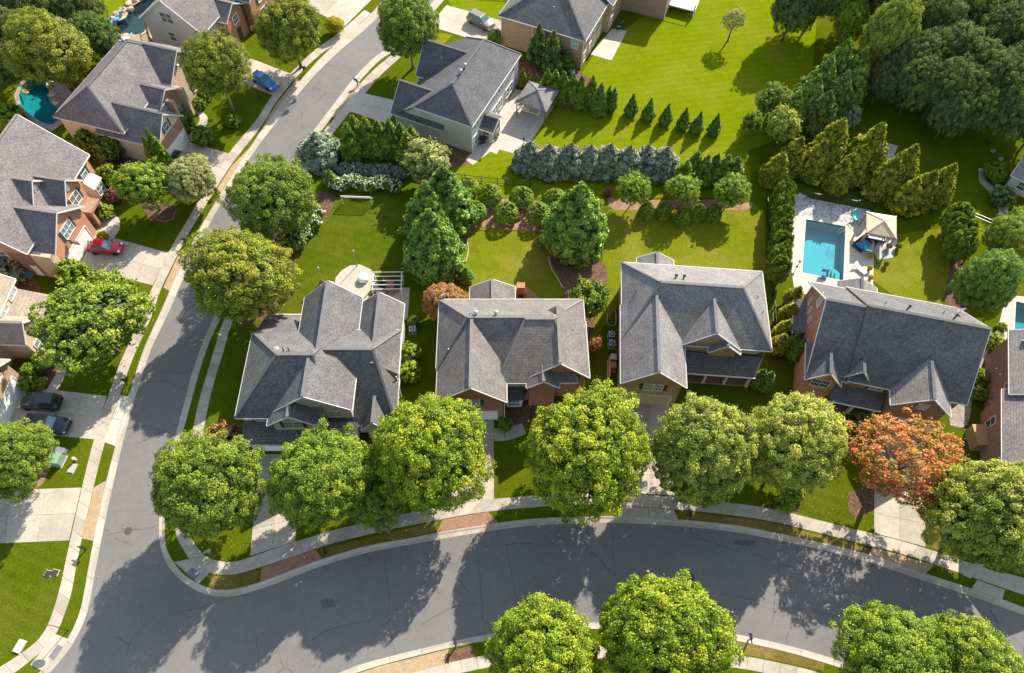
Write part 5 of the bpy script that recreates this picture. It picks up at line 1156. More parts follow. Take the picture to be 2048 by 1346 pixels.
for i, (x, y) in enumerate(((1600, 665), (1612, 680))):
    conifer(x, y, 4.8, 0.9, 'cypress', 'leaf juniper', 'smooth dark green cypress at the front corner of the steep brick gable', 'cypress', 'cypress', 'cypresses at the brick gable corner', 6.0, 0.75)
for x, y in ((1532, 738), (1548, 743)): conifer(x, y, 4.4, 0.85, 'cypress', 'leaf juniper', 'slender cypress beside the porch of the tan brick house', 'cypress', 'cypress', 'cypresses beside the porch', 6.0, 0.75)
for i, (x, y) in enumerate(((1900, 455), (1905, 480), (1908, 506))): shrub(x, y, 1.6, 'hedge', 'leaf oak', 'rounded olive hedge shrub beside the small bright lawn', 'hedge_shrub', 'hedge', 'hedge by the small lawn', 1.3, 1.1)
for x, y, hh in ((289, 254, 8.0), (299, 264, 7.2), (282, 270, 6.8)): conifer(x, y, hh, 0.95, 'cypress', 'leaf lime', 'slim lime green cypress at the corner of the cream garage', 'cypress', 'cypress', 'three cypresses at the cream garage', 6.0, 0.75)
conifer(655, 338, 3.4, 0.8, 'cypress', 'leaf arborvitae', 'narrow green cypress left of the white hydrangeas', 'cypress', 'cypress', None, 6.0, 0.75)
conifer(932, 535, 2.8, 1.0, 'cypress', 'leaf juniper', 'small dark cone beside the rust coloured tree', 'cypress', 'cypress', None, 6.0, 0.75)
# --- clipped domes and cones
for x, y in ((980, 390), (1043, 395), (1012, 426), (1077, 427), (1110, 400), (934, 376), (948, 424)):
    c = P(x, y, 1.2); t = thing('topiary_dome', 'clipped egg shaped boxwood dome in the pine straw bed', 'topiary', (c.x, c.y, 0), 0, 'clipped domes in the pine straw bed')
    put('foliage', lm['topiary'], t, mat='leaf box', rot=(0, 0, random.uniform(0, 6)), scale=(1.45, 1.45, 1.15)); put('stem', tm_con, t, mat='bark', scale=(3, 3, 1))
for x, y in ((1294, 420), (1328, 420), (1364, 434), (1397, 424), (1428, 425)):
    c = P(x, y, 1.0); t = thing('cone_bush', 'clipped green cone bush in the rear bed', 'bush', (c.x, c.y, 0), 0, 'clipped cone bushes in the rear bed')
    put('foliage', lm['cone bush'], t, mat='leaf box', rot=(0, 0, random.uniform(0, 6)), scale=(1.1, 1.1, 1.1)); put('stem', tm_con, t, mat='bark', scale=(3, 3, 1))
# --- hydrangeas
for i in range(9): shrub(664+i*15.5, 366+4*math.sin(i*1.7)+i*0.6, 1.05, 'bush%d' % (i % 2), 'leaf oak', 'white flowering hydrangea in the bed behind the football goal', 'hydrangea', 'hydrangea', 'hydrangeas behind the football goal', 0.95, 1.0, 'petal white')
for i, (x, y) in enumerate(((634, 425), (628, 445), (612, 462))): shrub(x, y, 1.1, 'bush%d' % (i % 2), 'leaf oak', 'white flowering hydrangea beside the dark round tree', 'hydrangea', 'hydrangea', 'hydrangeas beside the dark round tree', 0.95, 1.0, 'petal white')
for i in range(6): shrub(690+i*22, 340+i*1.2, 1.2, 'bush%d' % (i % 2), 'leaf rosemary', 'grey green low shrub between arborvitae and hydrangeas', 'low_shrub', 'shrub', 'grey shrubs under the arborvitae screen', 0.8)
# --- foundation shrubs
SH = [
 (148, 550, 1.9, 'bush1', 'leaf lime', 'round lime green bush at the corner of the orange brick garage', 1.1),
 (222, 354, 1.7, 'bush0', 'leaf lime', 'rounded green bush beside the brick bay window', 1.1),
 (232, 391, 1.3, 'bush1', 'leaf plum', 'dark purple red bush beside the brick bay window', 0.9),
 (178, 292, 1.9, 'bush0', 'leaf oak', 'leafy olive bush against the cream wall, next to its twin', 1.2),
 (218, 300, 2.1, 'bush1', 'leaf oak', 'larger leafy olive bush against the cream wall', 1.2),
 (370, 246, 1.5, 'bush0', 'leaf box', 'clipped green ball beside the cream house path', 1.0),
 (406, 274, 1.5, 'bush1', 'leaf oak', 'dark green bush where the cream house path meets the driveway', 0.95),
 (408, 193, 1.1, 'bush0', 'leaf lime', 'light green ball bush under the stucco gable window', 1.0),
 (398, 210, 1.0, 'bush1', 'leaf oak', 'small dark ball bush under the stucco gable window', 1.0),
 (466, 244, 1.2, 'bush0', 'leaf lime', 'leafy lime plant at the foot of the olive lawn tree', 0.8),
 (90, 721, 1.2, 'bush1', 'leaf box', 'dark clipped ball bush beside the tan house walk', 1.0),
 (62, 745, 1.1, 'bush0', 'leaf box', 'clipped ball bush under the tan house window', 1.0),
 (58, 768, 1.1, 'bush1', 'leaf oak', 'olive ball bush next to the parked off roader', 0.9),
 (80, 768, 0.8, 'bush0', 'leaf lime', 'small yellow green plant in the tan house bed', 0.7),
 (212, 425, 1.2, 'bush0', 'leaf lime', 'yellow green bush at the brick entry walk', 0.8),
 (205, 472, 0.7, 'bush1', 'leaf gold', 'small golden bush beside the white garage door', 0.8),
 (1568, 1006, 1.1, 'bush0', 'leaf lime', 'bright green ball bush on the lawn corner by the pavement', 0.85),
 (1590, 985, 1.0, 'bush1', 'leaf lime', 'second bright green ball bush behind the corner one', 0.85),
 (820, 707, 1.4, 'bush0', 'leaf lime', 'clipped square hedge bush along the white side wall, nearer the air conditioner', 0.9),
 (820, 745, 1.4, 'bush1', 'leaf lime', 'clipped hedge bush along the white side wall, nearer the street', 0.9),
 (826, 645, 0.9, 'bush0', 'leaf oak', 'small green bush above the white air conditioner', 0.8),
 (1955, 755, 1.2, 'bush0', 'leaf lime', 'bright leafy shrub on the flagstone path by the brown brick wall', 0.9),
 (1957, 787, 1.0, 'bush1', 'leaf box', 'dark green shrub on the flagstone path by the brown brick wall', 0.8),
 (1990, 685, 1.2, 'bush1', 'leaf lime', 'yellow green shrub behind the back corner of the brown brick wall', 0.8),
 (2003, 655, 0.7, 'bush0', 'leaf lime', 'tiny lime plant on the pool paving behind the brown brick house', 0.8),
 (1722, 845, 1.3, 'bush0', 'leaf oak', 'dark green shrub below the front porch of the wide dark roof', 0.9),
 (990, 78, 1.3, 'bush1', 'leaf juniper', 'dark round bush between the pewter car and the tan brick wall', 1.2),
 (845, 545, 1.1, 'bush0', 'leaf oak', 'dark green bush behind the pergola table', 0.9),
 (988, 268, 0.8, 'bush1', 'leaf myrtle', 'small flowering bush on the paver patio beside the sunroom', 0.9),
 (1010, 850, 0.9, 'bush0', 'leaf oak', 'low shrub in the bed under the bay window', 0.7),
 (1215, 386, 0.55, 'bush1', 'leaf plum', 'small purple red shrub behind the single broad leyland', 1.3),
 (18, 236, 2.2, 'bush0', 'leaf maple', 'big leafy bush between the kidney pool and the orange brick roof', 0.9),
 (15, 540, 2.4, 'bush1', 'leaf rosemary', 'grey green shrub behind the tan house beside the brick side door', 0.9),
 (455, 880, 1.9, 'bush1', 'leaf rust', 'reddish leaved shrub tip behind the corner street tree', 1.4),
 (1990, 345, 1.6, 'bush0', 'leaf oak', 'mounded green shrub in front of the cottage', 0.8),
 (2005, 395, 1.6, 'bush1', 'leaf dark', 'dark shrub below the cottage window', 0.8),
 (1700, 240, 1.4, 'bush0', 'leaf blue spruce', 'silver blue ornamental grass clump behind the golden arborvitae', 1.6),
 (515, 470, 2.0, 'bush1', 'leaf dark', 'dark shrub below the dark round tree on the street side', 0.8),
 (590, 480, 1.8, 'bush0', 'leaf dark', 'dark shrub below the dark round tree on the garden side', 0.8),
]
for x, y, r, cn, lf, lb, k in SH:
    shrub(x, y, r, cn, lf, lb, k=k)

# --- fallen leaves under the street trees and along the gutter
n = 2600; src = [(406, 1075), (640, 1085), (860, 1050), (1160, 1030), (1410, 1020), (1590, 1040), (1800, 1110), (1980, 1160), (1090, 1285), (1325, 1270), (470, 640), (178, 700), (1850, 1040)]
pp = np.zeros((n, 3)); 
for i in range(n):
    b = P(*src[rng.integers(len(src))]); pp[i] = (b.x+rng.normal()*4.0, b.y+rng.normal()*2.2, 0.03)
o = put('fallen_leaves', leaves_mesh('fallen_leaves', pp, np.tile(np.array([[0, 0, 1.0]]), (n, 1)), 0.11, rng.random(n), 1.0, 0.95, 0.5), mat='leaf rust'); o['kind'] = 'stuff'
o['label'] = 'scattered fallen leaves along the pavements and gutters'
# ------------------------------------------------------------------ vehicles
def loft(stations, sec):
    mb = MB(); rings = [sec(*s) for s in stations]; k = len(rings[0])
    vs = [p for r in rings for p in r]
    fs = [(i*k+j, i*k+(j+1) % k, (i+1)*k+(j+1) % k, (i+1)*k+j) for i in range(len(rings)-1) for j in range(k)]
    fs += [tuple(reversed(range(k))), tuple(range((len(rings)-1)*k, len(rings)*k))]
    return mb.add(vs, fs)
STYLES = {
 'hatch': dict(L=4.2, W=1.75, st=[(-2.1, 0.62, 0.62), (-2.0, 0.85, 0.76), (-1.4, 0.95, 0.86), (0, 0.95, 0.875), (0.9, 0.93, 0.87), (1.6, 0.8, 0.82), (2.0, 0.66, 0.7), (2.1, 0.5, 0.6)], cab=(-1.75, 0.95, -1.3, 0.05, 1.52), wb=1.28, wr=0.31),
 'sedan': dict(L=4.7, W=1.82, st=[(-2.35, 0.7, 0.68), (-2.2, 0.95, 0.8), (-1.3, 0.98, 0.9), (0, 0.96, 0.91), (0.9, 0.95, 0.9), (1.8, 0.84, 0.84), (2.25, 0.68, 0.74), (2.35, 0.5, 0.64)], cab=(-1.6, 0.9, -1.0, 0.15, 1.46), wb=1.4, wr=0.33),
 'suv': dict(L=4.75, W=1.92, st=[(-2.38, 0.8, 0.78), (-2.3, 1.05, 0.88), (-1.3, 1.1, 0.95), (0, 1.1, 0.96), (1.0, 1.08, 0.95), (1.9, 0.98, 0.9), (2.3, 0.8, 0.8), (2.38, 0.6, 0.72)], cab=(-2.2, 1.05, -1.95, 0.4, 1.78), wb=1.42, wr=0.37),
 'offroad': dict(L=4.4, W=1.85, st=[(-2.1, 1.1, 0.9), (-1.9, 1.15, 0.92), (0, 1.15, 0.92), (0.75, 1.15, 0.9), (0.85, 1.08, 0.78), (1.95, 1.03, 0.68), (2.05, 0.7, 0.66), (2.1, 0.6, 0.6)], cab=(-2.05, 0.8, -1.98, 0.45, 1.85), wb=1.42, wr=0.41),
}
wheel_me = {}
def wheel(r):
    if r not in wheel_me:
        w = 0.11; ty = MB().lathe([(r*0.62, -w), (r*0.92, -w), (r, -w*0.6), (r, w*0.6), (r*0.92, w), (r*0.62, w)], 18).mesh('tyre', 'tyre', True)
        rm = MB().lathe([(0.03, -w*0.7), (r*0.64, -w*0.75), (r*0.64, w*0.75), (0.1, w*0.95)], 14); 
        wheel_me[r] = (ty, rm.mesh('rim', 'alloy'))
    return wheel_me[r]
def car(rear, front, style, paint, label, glass='glass', roofmat=None):
    S = STYLES[style]; a = P(*rear, 0.6); b = P(*front, 0.6); c = (a+b)/2
    t = thing('parked_car', label, 'car', (c.x, c.y, 0.025), math.atan2(b.y-a.y, b.x-a.x))
    k = S['W']/2/0.9
    def sec(x, zt, w):
        w = w*k*0.96; zb = 0.22 if abs(x) < S['L']/2-0.15 else 0.34
        return [(x, -w*0.9, zb), (x, -w, zb+0.16), (x, -w, zt-0.2), (x, -w*0.94, zt-0.05), (x, -w*0.8, zt), (x, 0, zt+0.03), (x, w*0.8, zt), (x, w*0.94, zt-0.05), (x, w, zt-0.2), (x, w, zb+0.16), (x, w*0.9, zb)]
    body = loft(S['st'], sec).build('body', paint, t, True)
    x0, x1, r0, r1, zr = S['cab']; zb = S['st'][2][1]-0.06; wb = S['W']/2*0.86; wr = wb*0.8
    B = [(x0, -wb, zb), (x1, -wb, zb), (x1, wb, zb), (x0, wb, zb)]; T_ = [(r0, -wr, zr), (r1, -wr, zr), (r1, wr, zr), (r0, wr, zr)]
    MB().add(B+T_, [(0, 1, 5, 4), (1, 2, 6, 5), (2, 3, 7, 6), (3, 0, 4, 7), (4, 5, 6, 7)]).build('cabin', paint, t, bevel=0.05)
    MB().add([(x+(0.02 if x > 0 else -0.02)*0, y*1.02, z) for x, y, z in T_]+[(r0+0.1, -wr*0.85, zr+0.05), (r1-0.1, -wr*0.85, zr+0.05), (r1-0.1, wr*0.85, zr+0.05), (r0+0.1, wr*0.85, zr+0.05)], [(0, 1, 5, 4), (1, 2, 6, 5), (2, 3, 7, 6), (3, 0, 4, 7), (4, 5, 6, 7)]).build('roof_panel', roofmat or paint, t)
    V = [Vector(p) for p in B+T_]
    def pane(idx, nm, u0=0.06, u1=0.94, lo=0.12, hi=0.92):
        q0, q1, q2, q3 = [V[i] for i in idx]; n = (q1-q0).cross(q3-q0).normalized()*0.012
        f = lambda u, w: q0.lerp(q1, u).lerp(q3.lerp(q2, u), w)+n
        MB().add([f(u0, lo), f(u1, lo), f(u1, hi), f(u0, hi)], [(0, 1, 2, 3)]).build(nm, glass, t)
    pane((1, 2, 6, 5), 'windscreen'); pane((3, 0, 4, 7), 'rear_window')
    for idx in ((0, 1, 5, 4), (2, 3, 7, 6)):
        pane(idx, 'side_window', 0.08, 0.48); pane(idx, 'side_window', 0.54, 0.93)
    ty, rm = wheel(S['wr'])
    for sx in (-1, 1):
        for sy in (-1, 1):
            w = put('wheel', ty, t, loc=(sx*S['wb'], sy*(S['W']/2-0.14), S['wr']), rot=(math.pi/2*-sy, 0, 0)); put('rim', rm, w)
    e = S['L']/2
    for sy in (-1, 1):
        MB().box(e-0.3, e-0.05, sy*S['W']*0.36-0.17, sy*S['W']*0.36+0.17, 0.6, 0.76).build('headlight', 'lamp glass', t, bevel=0.03)
        MB().box(-e-0.0, -e+0.15, sy*S['W']*0.37-0.13, sy*S['W']*0.37+0.13, 0.68, 0.9).build('tail_light', 'lamp red', t, bevel=0.03)
        MB().box(x1-0.35, x1-0.15, sy*(S['W']/2+0.08)-0.09, sy*(S['W']/2+0.08)+0.09, zb, zb+0.16).build('wing_mirror', paint, t, bevel=0.03)
    MB().box(e-0.12, e+0.05, -S['W']*0.42, S['W']*0.42, 0.3, 0.48).build('front_bumper', paint, t, bevel=0.05)
    MB().box(-e-0.05, -e+0.12, -S['W']*0.42, S['W']*0.42, 0.34, 0.54).build('rear_bumper', paint, t, bevel=0.05)
    if style == 'offroad':
        w = put('spare_wheel', ty, t, loc=(-e-0.16, 0, 1.05), rot=(0, math.pi/2, 0)); put('rim', rm, w)
        for sx in (-1, 1):
            for sy in (-1, 1): MB().box(sx*S['wb']-0.5, sx*S['wb']+0.5, sy*0.82-0.13, sy*0.82+0.13, 0.82, 0.9).build('wheel_arch', 'dark plastic', t, bevel=0.03)
    return t
car((177, 494), (245, 496), 'hatch', 'paint red', 'small red hatchback parked against the white garage door', 'glass blue')
car((502, 144), (555, 178), 'sedan', 'paint blue', 'bright blue sedan parked beneath the olive lawn tree', 'glass blue')
car((936, 30), (988, 56), 'suv', 'paint pewter', 'pewter grey estate car parked on the upper concrete driveway', 'glass blue')
car((126, 806), (38, 803), 'offroad', 'paint green black', 'boxy black off roader with a spare wheel on its tailgate', 'glass')
car((60, 846), (131, 852), 'suv', 'paint navy', 'dark navy family car parked beside the boxy off roader', 'glass blue')
car((334, 310), (392, 326), 'sedan', 'paint black', 'black saloon parked half hidden behind the pale creamy tree', 'glass')

# ------------------------------------------------------------------ garden structures
def quad_roof(name, label, cat, corners, ze, apex, za, roofmat, postmat, thick=0.12, post=0.16, inset=0.35, trim=None):
    q = [P(x, y, ze) for x, y in corners]; c = sum(q, Vector())/4; ap = P(apex[0], apex[1], za)
    ap = Vector((c.x*0.7+ap.x*0.3, c.y*0.7+ap.y*0.3, za))
    t = thing(name, label, cat, (c.x, c.y, 0)); L = [p-Vector((c.x, c.y, 0)) for p in q]; A = ap-Vector((c.x, c.y, 0))
    for i in range(4):
        a, b = L[i], L[(i+1) % 4]
        mb = MB(); dz = Vector((0, 0, -thick)); mb.add([a, b, A, a+dz, b+dz, A+dz], [(0, 1, 2), (5, 4, 3), (0, 3, 4, 1), (1, 4, 5, 2), (2, 5, 3, 0)]); o = mb.build('roof', roofmat, t); fix(o)
        MB().bar(a+Vector((0, 0, 0.02)), A+Vector((0, 0, 0.02)), 0.16, 0.05).build('ridge_cap', trim or roofmat, t)
        m = a*(1-inset/ (a.length+0.01)); MB().box(m.x-post/2, m.x+post/2, m.y-post/2, m.y+post/2, 0, ze).build('post', postmat, t)
        n = b*(1-inset/(b.length+0.01)); MB().bar((m.x, m.y, ze-0.15), (n.x, n.y, ze-0.15), 0.12, 0.2).build('beam', postmat, t)
    return t
quad_roof('pavilion', 'open timber pavilion with grey shingled hip roof over an outdoor sofa', 'pavilion', [(1057.8, 162), (1119, 180), (1092, 224.5), (1030.7, 202)], 2.9, (1074, 184), 4.2, 'shingle mid', 'timber', trim='ridge grey')
quad_roof('gazebo', 'tan canvas topped gazebo on timber posts beside the rectangular pool', 'gazebo', [(1733, 423), (1793, 432.7), (1793, 477), (1733, 465)], 2.6, (1767, 443), 3.6, 'canvas tan', 'timber light', 0.06, 0.2, 0.25, 'tan trim')
def furniture(px, py, rz, label, name='garden_sofa', cat='sofa', w=2.2, d=0.9, mat='white plastic', cush='dark plastic', group=None, z=0.02):
    c = P(px, py); t = thing(name, label, cat, (c.x, c.y, z), math.radians(rz), group)
    MB().box(-w/2, w/2, -d/2, d/2, 0.15, 0.32).build('seat_frame', mat, t); MB().box(-w/2, w/2, d/2-0.12, d/2, 0.32, 0.8).build('backrest', mat, t)
    for s in (-1, 1): MB().box(s*w/2-0.06, s*w/2+0.06, -d/2, d/2, 0.0, 0.58).build('armrest', mat, t)
    n = max(1, round(w/0.7))
    for k in range(n): MB().box(-w/2+0.08+(w-0.16)*k/n, -w/2+0.04+(w-0.16)*(k+1)/n, -d/2+0.03, d/2-0.15, 0.32, 0.45).build('cushion', cush, t, bevel=0.03)
    return t
furniture(1062, 224, -23, 'white outdoor sofa under the shingled pavilion', w=2.6, cush='canvas tan')
furniture(1722, 491, 40, 'dark blue garden daybed on the pool deck beside the gazebo', 'garden_daybed', 'daybed', 2.0, 1.5, 'dark plastic', 'cloth blue')
furniture(1750, 478, -15, 'dark wicker sofa under the tan gazebo', w=2.2, mat='dark plastic', cush='white plastic')
def table(px, py, rz, label, w=1.8, d=1.0, top='rust brown'):
    c = P(px, py); t = thing('patio_table', label, 'table', (c.x, c.y, 0.02), math.radians(rz))
    MB().box(-w/2, w/2, -d/2, d/2, 0.7, 0.76).build('table_top', top, t, bevel=0.01)
    for sx in (-1, 1):
        for sy in (-1, 1): MB().box(sx*(w/2-0.08)-0.04, sx*(w/2-0.08)+0.04, sy*(d/2-0.08)-0.04, sy*(d/2-0.08)+0.04, 0, 0.7).build('leg', 'black metal', t)
    return t
table(782, 578, 92, 'brown patio table under the white pergola')
def chair(px, py, rz, label, mat='black metal', seat='dark plastic', group=None, recl=0.15, name='patio_chair', s=1.0):
    c = P(px, py); t = thing(name, label, 'chair', (c.x, c.y, 0.02), math.radians(rz), group); t.scale = (s, s, s)
    MB().box(-0.27, 0.27, -0.27, 0.27, 0.4, 0.46).build('seat', seat, t, bevel=0.015)
    MB().add([(-0.27, 0.23, 0.46), (0.27, 0.23, 0.46), (0.25, 0.3+recl, 1.0), (-0.25, 0.3+recl, 1.0), (-0.27, 0.28, 0.46), (0.27, 0.28, 0.46), (0.25, 0.35+recl, 1.0), (-0.25, 0.35+recl, 1.0)], [(0, 1, 2, 3), (7, 6, 5, 4), (0, 3, 7, 4), (1, 5, 6, 2), (2, 6, 7, 3), (0, 4, 5, 1)]).build('backrest', seat, t)
    for sx in (-1, 1):
        for sy in (-1, 1): MB().box(sx*0.24-0.025, sx*0.24+0.025, sy*0.24-0.025, sy*0.24+0.025, 0, 0.4).build('leg', mat, t)
        MB().box(sx*0.3-0.04, sx*0.3+0.04, -0.28, 0.28, 0.6, 0.64).build('armrest', seat if recl > 0.2 else mat, t)
    return t
for x, y, r in ((771, 573, 90), (771, 581, 90), (793, 572, -90), (793, 580, -90), (783, 567, 0)):
    chair(x, y, r, 'dark metal chair around the brown patio table', group='chairs around the patio table')
chair(1709, 441, 25, 'large teal deck chair at the head of the rectangular pool', 'cloth teal', 'cloth teal', recl=0.3, name='deck_chair', s=1.35)
chair(1731, 504, 160, 'pale teal deck chair on the pool deck below the daybed', 'cloth teal', 'cloth teal', recl=0.3, name='deck_chair', s=1.35)
def lounger(px, py, rz, label, mat='white plastic', cush='white plastic', group=None):
    c = P(px, py); t = thing('sun_lounger', label, 'sun lounger', (c.x, c.y, 0.02), math.radians(rz), group)
    MB().box(-0.95, 0.35, -0.32, 0.32, 0.28, 0.36).build('mattress', cush, t, bevel=0.02)
    MB().add([(0.35, -0.32, 0.28), (0.35, 0.32, 0.28), (0.95, 0.32, 0.7), (0.95, -0.32, 0.7), (0.35, -0.32, 0.36), (0.35, 0.32, 0.36), (0.92, 0.32, 0.78), (0.92, -0.32, 0.78)], [(3, 2, 1, 0), (4, 5, 6, 7), (0, 1, 5, 4), (1, 2, 6, 5), (2, 3, 7, 6), (3, 0, 4, 7)]).build('backrest', cush, t)
    for sx in (-0.85, 0.3, 0.8):
        for sy in (-0.3, 0.3): MB().box(sx-0.03, sx+0.03, sy-0.03, sy+0.03, 0, 0.3).build('leg', mat, t)
lounger(1718, 540, 130, 'white sun lounger on the sunny pool deck corner')
lounger(256, 79, 25, 'white sun lounger beside the red parasol', cush='white plastic')
lounger(236, 41, 40, 'blue covered lounger on the rocks of the lagoon pool', cush='cloth blue'); lounger(240, 26, 30, 'pale lounger on the rock ledge of the lagoon pool', cush='grey metal'); lounger(222, 49, 20, 'blue lounger with towel at the tip of the lagoon pool', cush='cloth blue')
def pot(px, py, label, leaf='leaf gold', mat='terracotta', r=0.25, name='potted_plant'):
    c = P(px, py); t = thing(name, label, 'plant pot', (c.x, c.y, 0.02))
    MB().lathe([(r*0.7, 0), (r, r*1.5), (r*1.08, r*1.5), (r*1.08, r*1.7), (r*0.85, r*1.7), (r*0.8, r*1.4)], 12).build('pot', mat, t); put('foliage', lm['bush0'], t, mat=leaf, loc=(0, 0, r*2.1), scale=(r*1.5, r*1.5, r*1.2))
pot(1740, 515, 'potted yellow flowers behind the pale teal deck chair'); pot(1737, 540, 'potted yellow flowers next to the white lounger'); pot(1739, 559, 'potted yellow flowers by the sunroom roof')
pot(1770, 532, 'dark potted shrub on the straw coloured border', 'leaf juniper'); pot(646, 569, 'small potted plant at the square end of the rear patio', 'leaf oak'); pot(747, 595, 'round potted plant between the two rear gables', 'leaf oak', 'dark plastic', 0.35)
pot(1794, 497, 'terracotta pot at the gazebo gravel edge', 'leaf oak', 'terracotta', 0.3); pot(1775, 497, 'white pot beside the gazebo post', 'leaf oak', 'white plastic', 0.3)
# pergola
cs = [(747.6, 545.4), (803.4, 544.7), (802, 578.4), (744.4, 579.7)]; q = [P(x, y, 2.5) for x, y in cs]; c = sum(q, Vector())/4
t = thing('pergola', 'open white metal pergola over the patio table', 'pergola', (c.x, c.y, 0)); L = [p-Vector((c.x, c.y, 0)) for p in q]
for p in L: MB().box(p.x-0.06, p.x+0.06, p.y-0.06, p.y+0.06, 0, 2.5).build('post', 'white trim', t)
for i, j in ((0, 3), (1, 2)): MB().bar(L[i], L[j], 0.1, 0.12).build('beam', 'white trim', t)
for k in range(5): f = k/4; MB().bar(L[0].lerp(L[3], f)+Vector((-0.25, 0, 0.1)), L[1].lerp(L[2], f)+Vector((0.25, 0, 0.1)), 0.07, 0.1).build('rafter', 'white trim', t)
c = P(726, 556, 0.4); t = thing('covered_fire_pit', 'round white covered fire pit on the circular patio', 'fire pit', (c.x, c.y, 0.02))
MB().lathe([(0.62, 0), (0.68, 0.35), (0.66, 0.55), (0.5, 0.72), (0.25, 0.8), (0.02, 0.82)], 20).build('cover', 'white plastic', t, True); MB().lathe([(0.7, 0), (0.7, 0.06), (0.6, 0.06)], 20).build('base_ring', 'grey metal', t)
def lamp_post(px, py, h, label, mat='black metal', head='lamp glass'):
    c = P(px, py); t = thing('lamp_post', label, 'lamp post', (c.x, c.y, 0))
    MB().tube([(0, 0, 0), (0, 0, h*0.3), (0, 0, h)], [0.06, 0.045, 0.035], 8).build('pole', mat, t); MB().lathe([(0.06, 0), (0.15, 0.05), (0.17, 0.25), (0.1, 0.36), (0.02, 0.42)], 10, (0, 0, h)).build('lantern', head, t, True); MB().lathe([(0.14, 0), (0.14, 0.05), (0.07, 0.12)], 10).build('base', mat, t)
lamp_post(645, 562, 2.6, 'thin pole lamp at the square corner of the rear patio', 'timber light', 'grey metal'); lamp_post(714.5, 531, 2.8, 'thin pole lamp at the top rim of the circular patio', 'timber light', 'timber light'); lamp_post(521, 200, 2.4, 'globe lamp post on the lawn beside the blue car')
lamp_post(1047, 300, 2.0, 'short black pole lamp at the edge of the paver patio', 'black metal', 'black metal')
lamp_post(1594, 533, 0.9, 'low black path lamp on the pool deck', 'black metal', 'grey metal')
# football goal
pts = [P(686, 408), P(744, 410)]; c = (pts[0]+pts[1])/2; d = (pts[1]-pts[0]); t = thing('football_goal', 'white framed football goal with net on the shaded lawn', 'goal', (c.x, c.y, 0), math.atan2(d.y, d.x)); w = d.length/2
for s in (-1, 1):
    MB().tube([(s*w, 0, 0), (s*w, 0, 1.6)], 0.06, 6).build('goal_post', 'white plastic', t); MB().tube([(s*w, 0, 1.6), (s*w, 1.1, 0.02)], 0.03, 6).build('stay', 'white plastic', t)
MB().tube([(-w, 0, 1.6), (w, 0, 1.6)], 0.06, 6).build('crossbar', 'white plastic', t)
mb = MB()
for k in range(25): x = -w+2*w*k/24; mb.bar((x, 0.02, 1.58), (x, 1.1, 0.02), 0.03, 0.03)
for k in range(1, 9): f = k/9; mb.bar((-w, 1.1*f, 1.58*(1-f)), (w, 1.1*f, 1.58*(1-f)), 0.03, 0.03)
mb.build('net', 'white plastic', t)['kind'] = 'stuff'

# ------------------------------------------------------------------ fences
def fence(px, label, h=1.3, bay=2.4, mat='black metal', rails=(0.2, 1.15), picket=0.16):
    pts = [P(*p) for p in px]; n = max(1, round(length(pts)/bay)); q = resample(pts, n); t = thing('metal_fence', label, 'fence', (q[0].x, q[0].y, 0)); o = Vector((q[0].x, q[0].y, 0)); q = [p-o for p in q]
    for i, p in enumerate(q):
        MB().box(p.x-0.05, p.x+0.05, p.y-0.05, p.y+0.05, 0, h+0.08).build('fence_post', mat, t)
        if i < n:
            for r in rails: MB().bar(p+Vector((0, 0, r)), q[i+1]+Vector((0, 0, r)), 0.05, 0.06).build('rail', mat, t)
            if picket:
                mb = MB(); m = int((q[i+1]-p).length/picket)
                for k in range(1, m): f = p.lerp(q[i+1], k/m); mb.box(f.x-0.012, f.x+0.012, f.y-0.012, f.y+0.012, 0.08, h)
                mb.build('pickets', mat, t)['kind'] = 'stuff'
fence([(898, 359), (1000, 369), (1060, 374)], 'black picket fence across the lawn behind the clipped domes')
fence([(1530, 400), (1537, 480), (1541, 560), (1546, 640), (1552, 720)], 'black picket fence between the tan brick house and the pool garden')
fence([(1612, 396), (1680, 408), (1745, 420)], 'black picket fence behind the pool gravel')
fence([(1922, 428), (1978, 452)], 'pale two rail fence beyond the small bright lawn', 1.2, 3.0, 'grey metal', (0.6, 1.1), 0)
fence([(1921, 430), (1921, 480), (1922, 530)], 'black wire fence beside the olive hedge', 1.2, 2.4)
fence([(293, 45), (300, 80), (312, 96)], 'black picket fence between the lagoon pool and grey gable wall', 1.3)

# ------------------------------------------------------------------ street furniture
def mailbox(px, py, rz, label):
    c = P(px, py); t = thing('mailbox', label, 'mailbox', (c.x, c.y, 0), math.radians(rz))
    MB().box(-0.06, 0.06, -0.06, 0.06, 0, 1.25).build('post', 'black metal', t); MB().bar((0, 0, 0.7), (0.4, 0, 1.0), 0.06, 0.06).build('brace', 'black metal', t)
    MB().box(-0.45, 0.5, -0.05, 0.05, 0.98, 1.05).build('arm', 'black metal', t)
    mb = MB(); n = 8; prof = [(-0.13, 1.05), (0.13, 1.05)]+[(0.13*math.cos(a), 1.22+0.13*math.sin(a)) for a in [math.pi*k/n for k in range(n+1)]]
    k = len(prof); mb.add([(-0.05, y, z) for y, z in prof]+[(0.5, y, z) for y, z in prof], [tuple(range(k)), tuple(reversed(range(k, 2*k)))]+[((i+1) % k, i, k+i, k+(i+1) % k) for i in range(k)]); o = mb.build('box', 'black metal', t); fix(o)
    MB().box(0.2, 0.3, 0.14, 0.16, 1.2, 1.42).build('flag', 'cloth red', t)
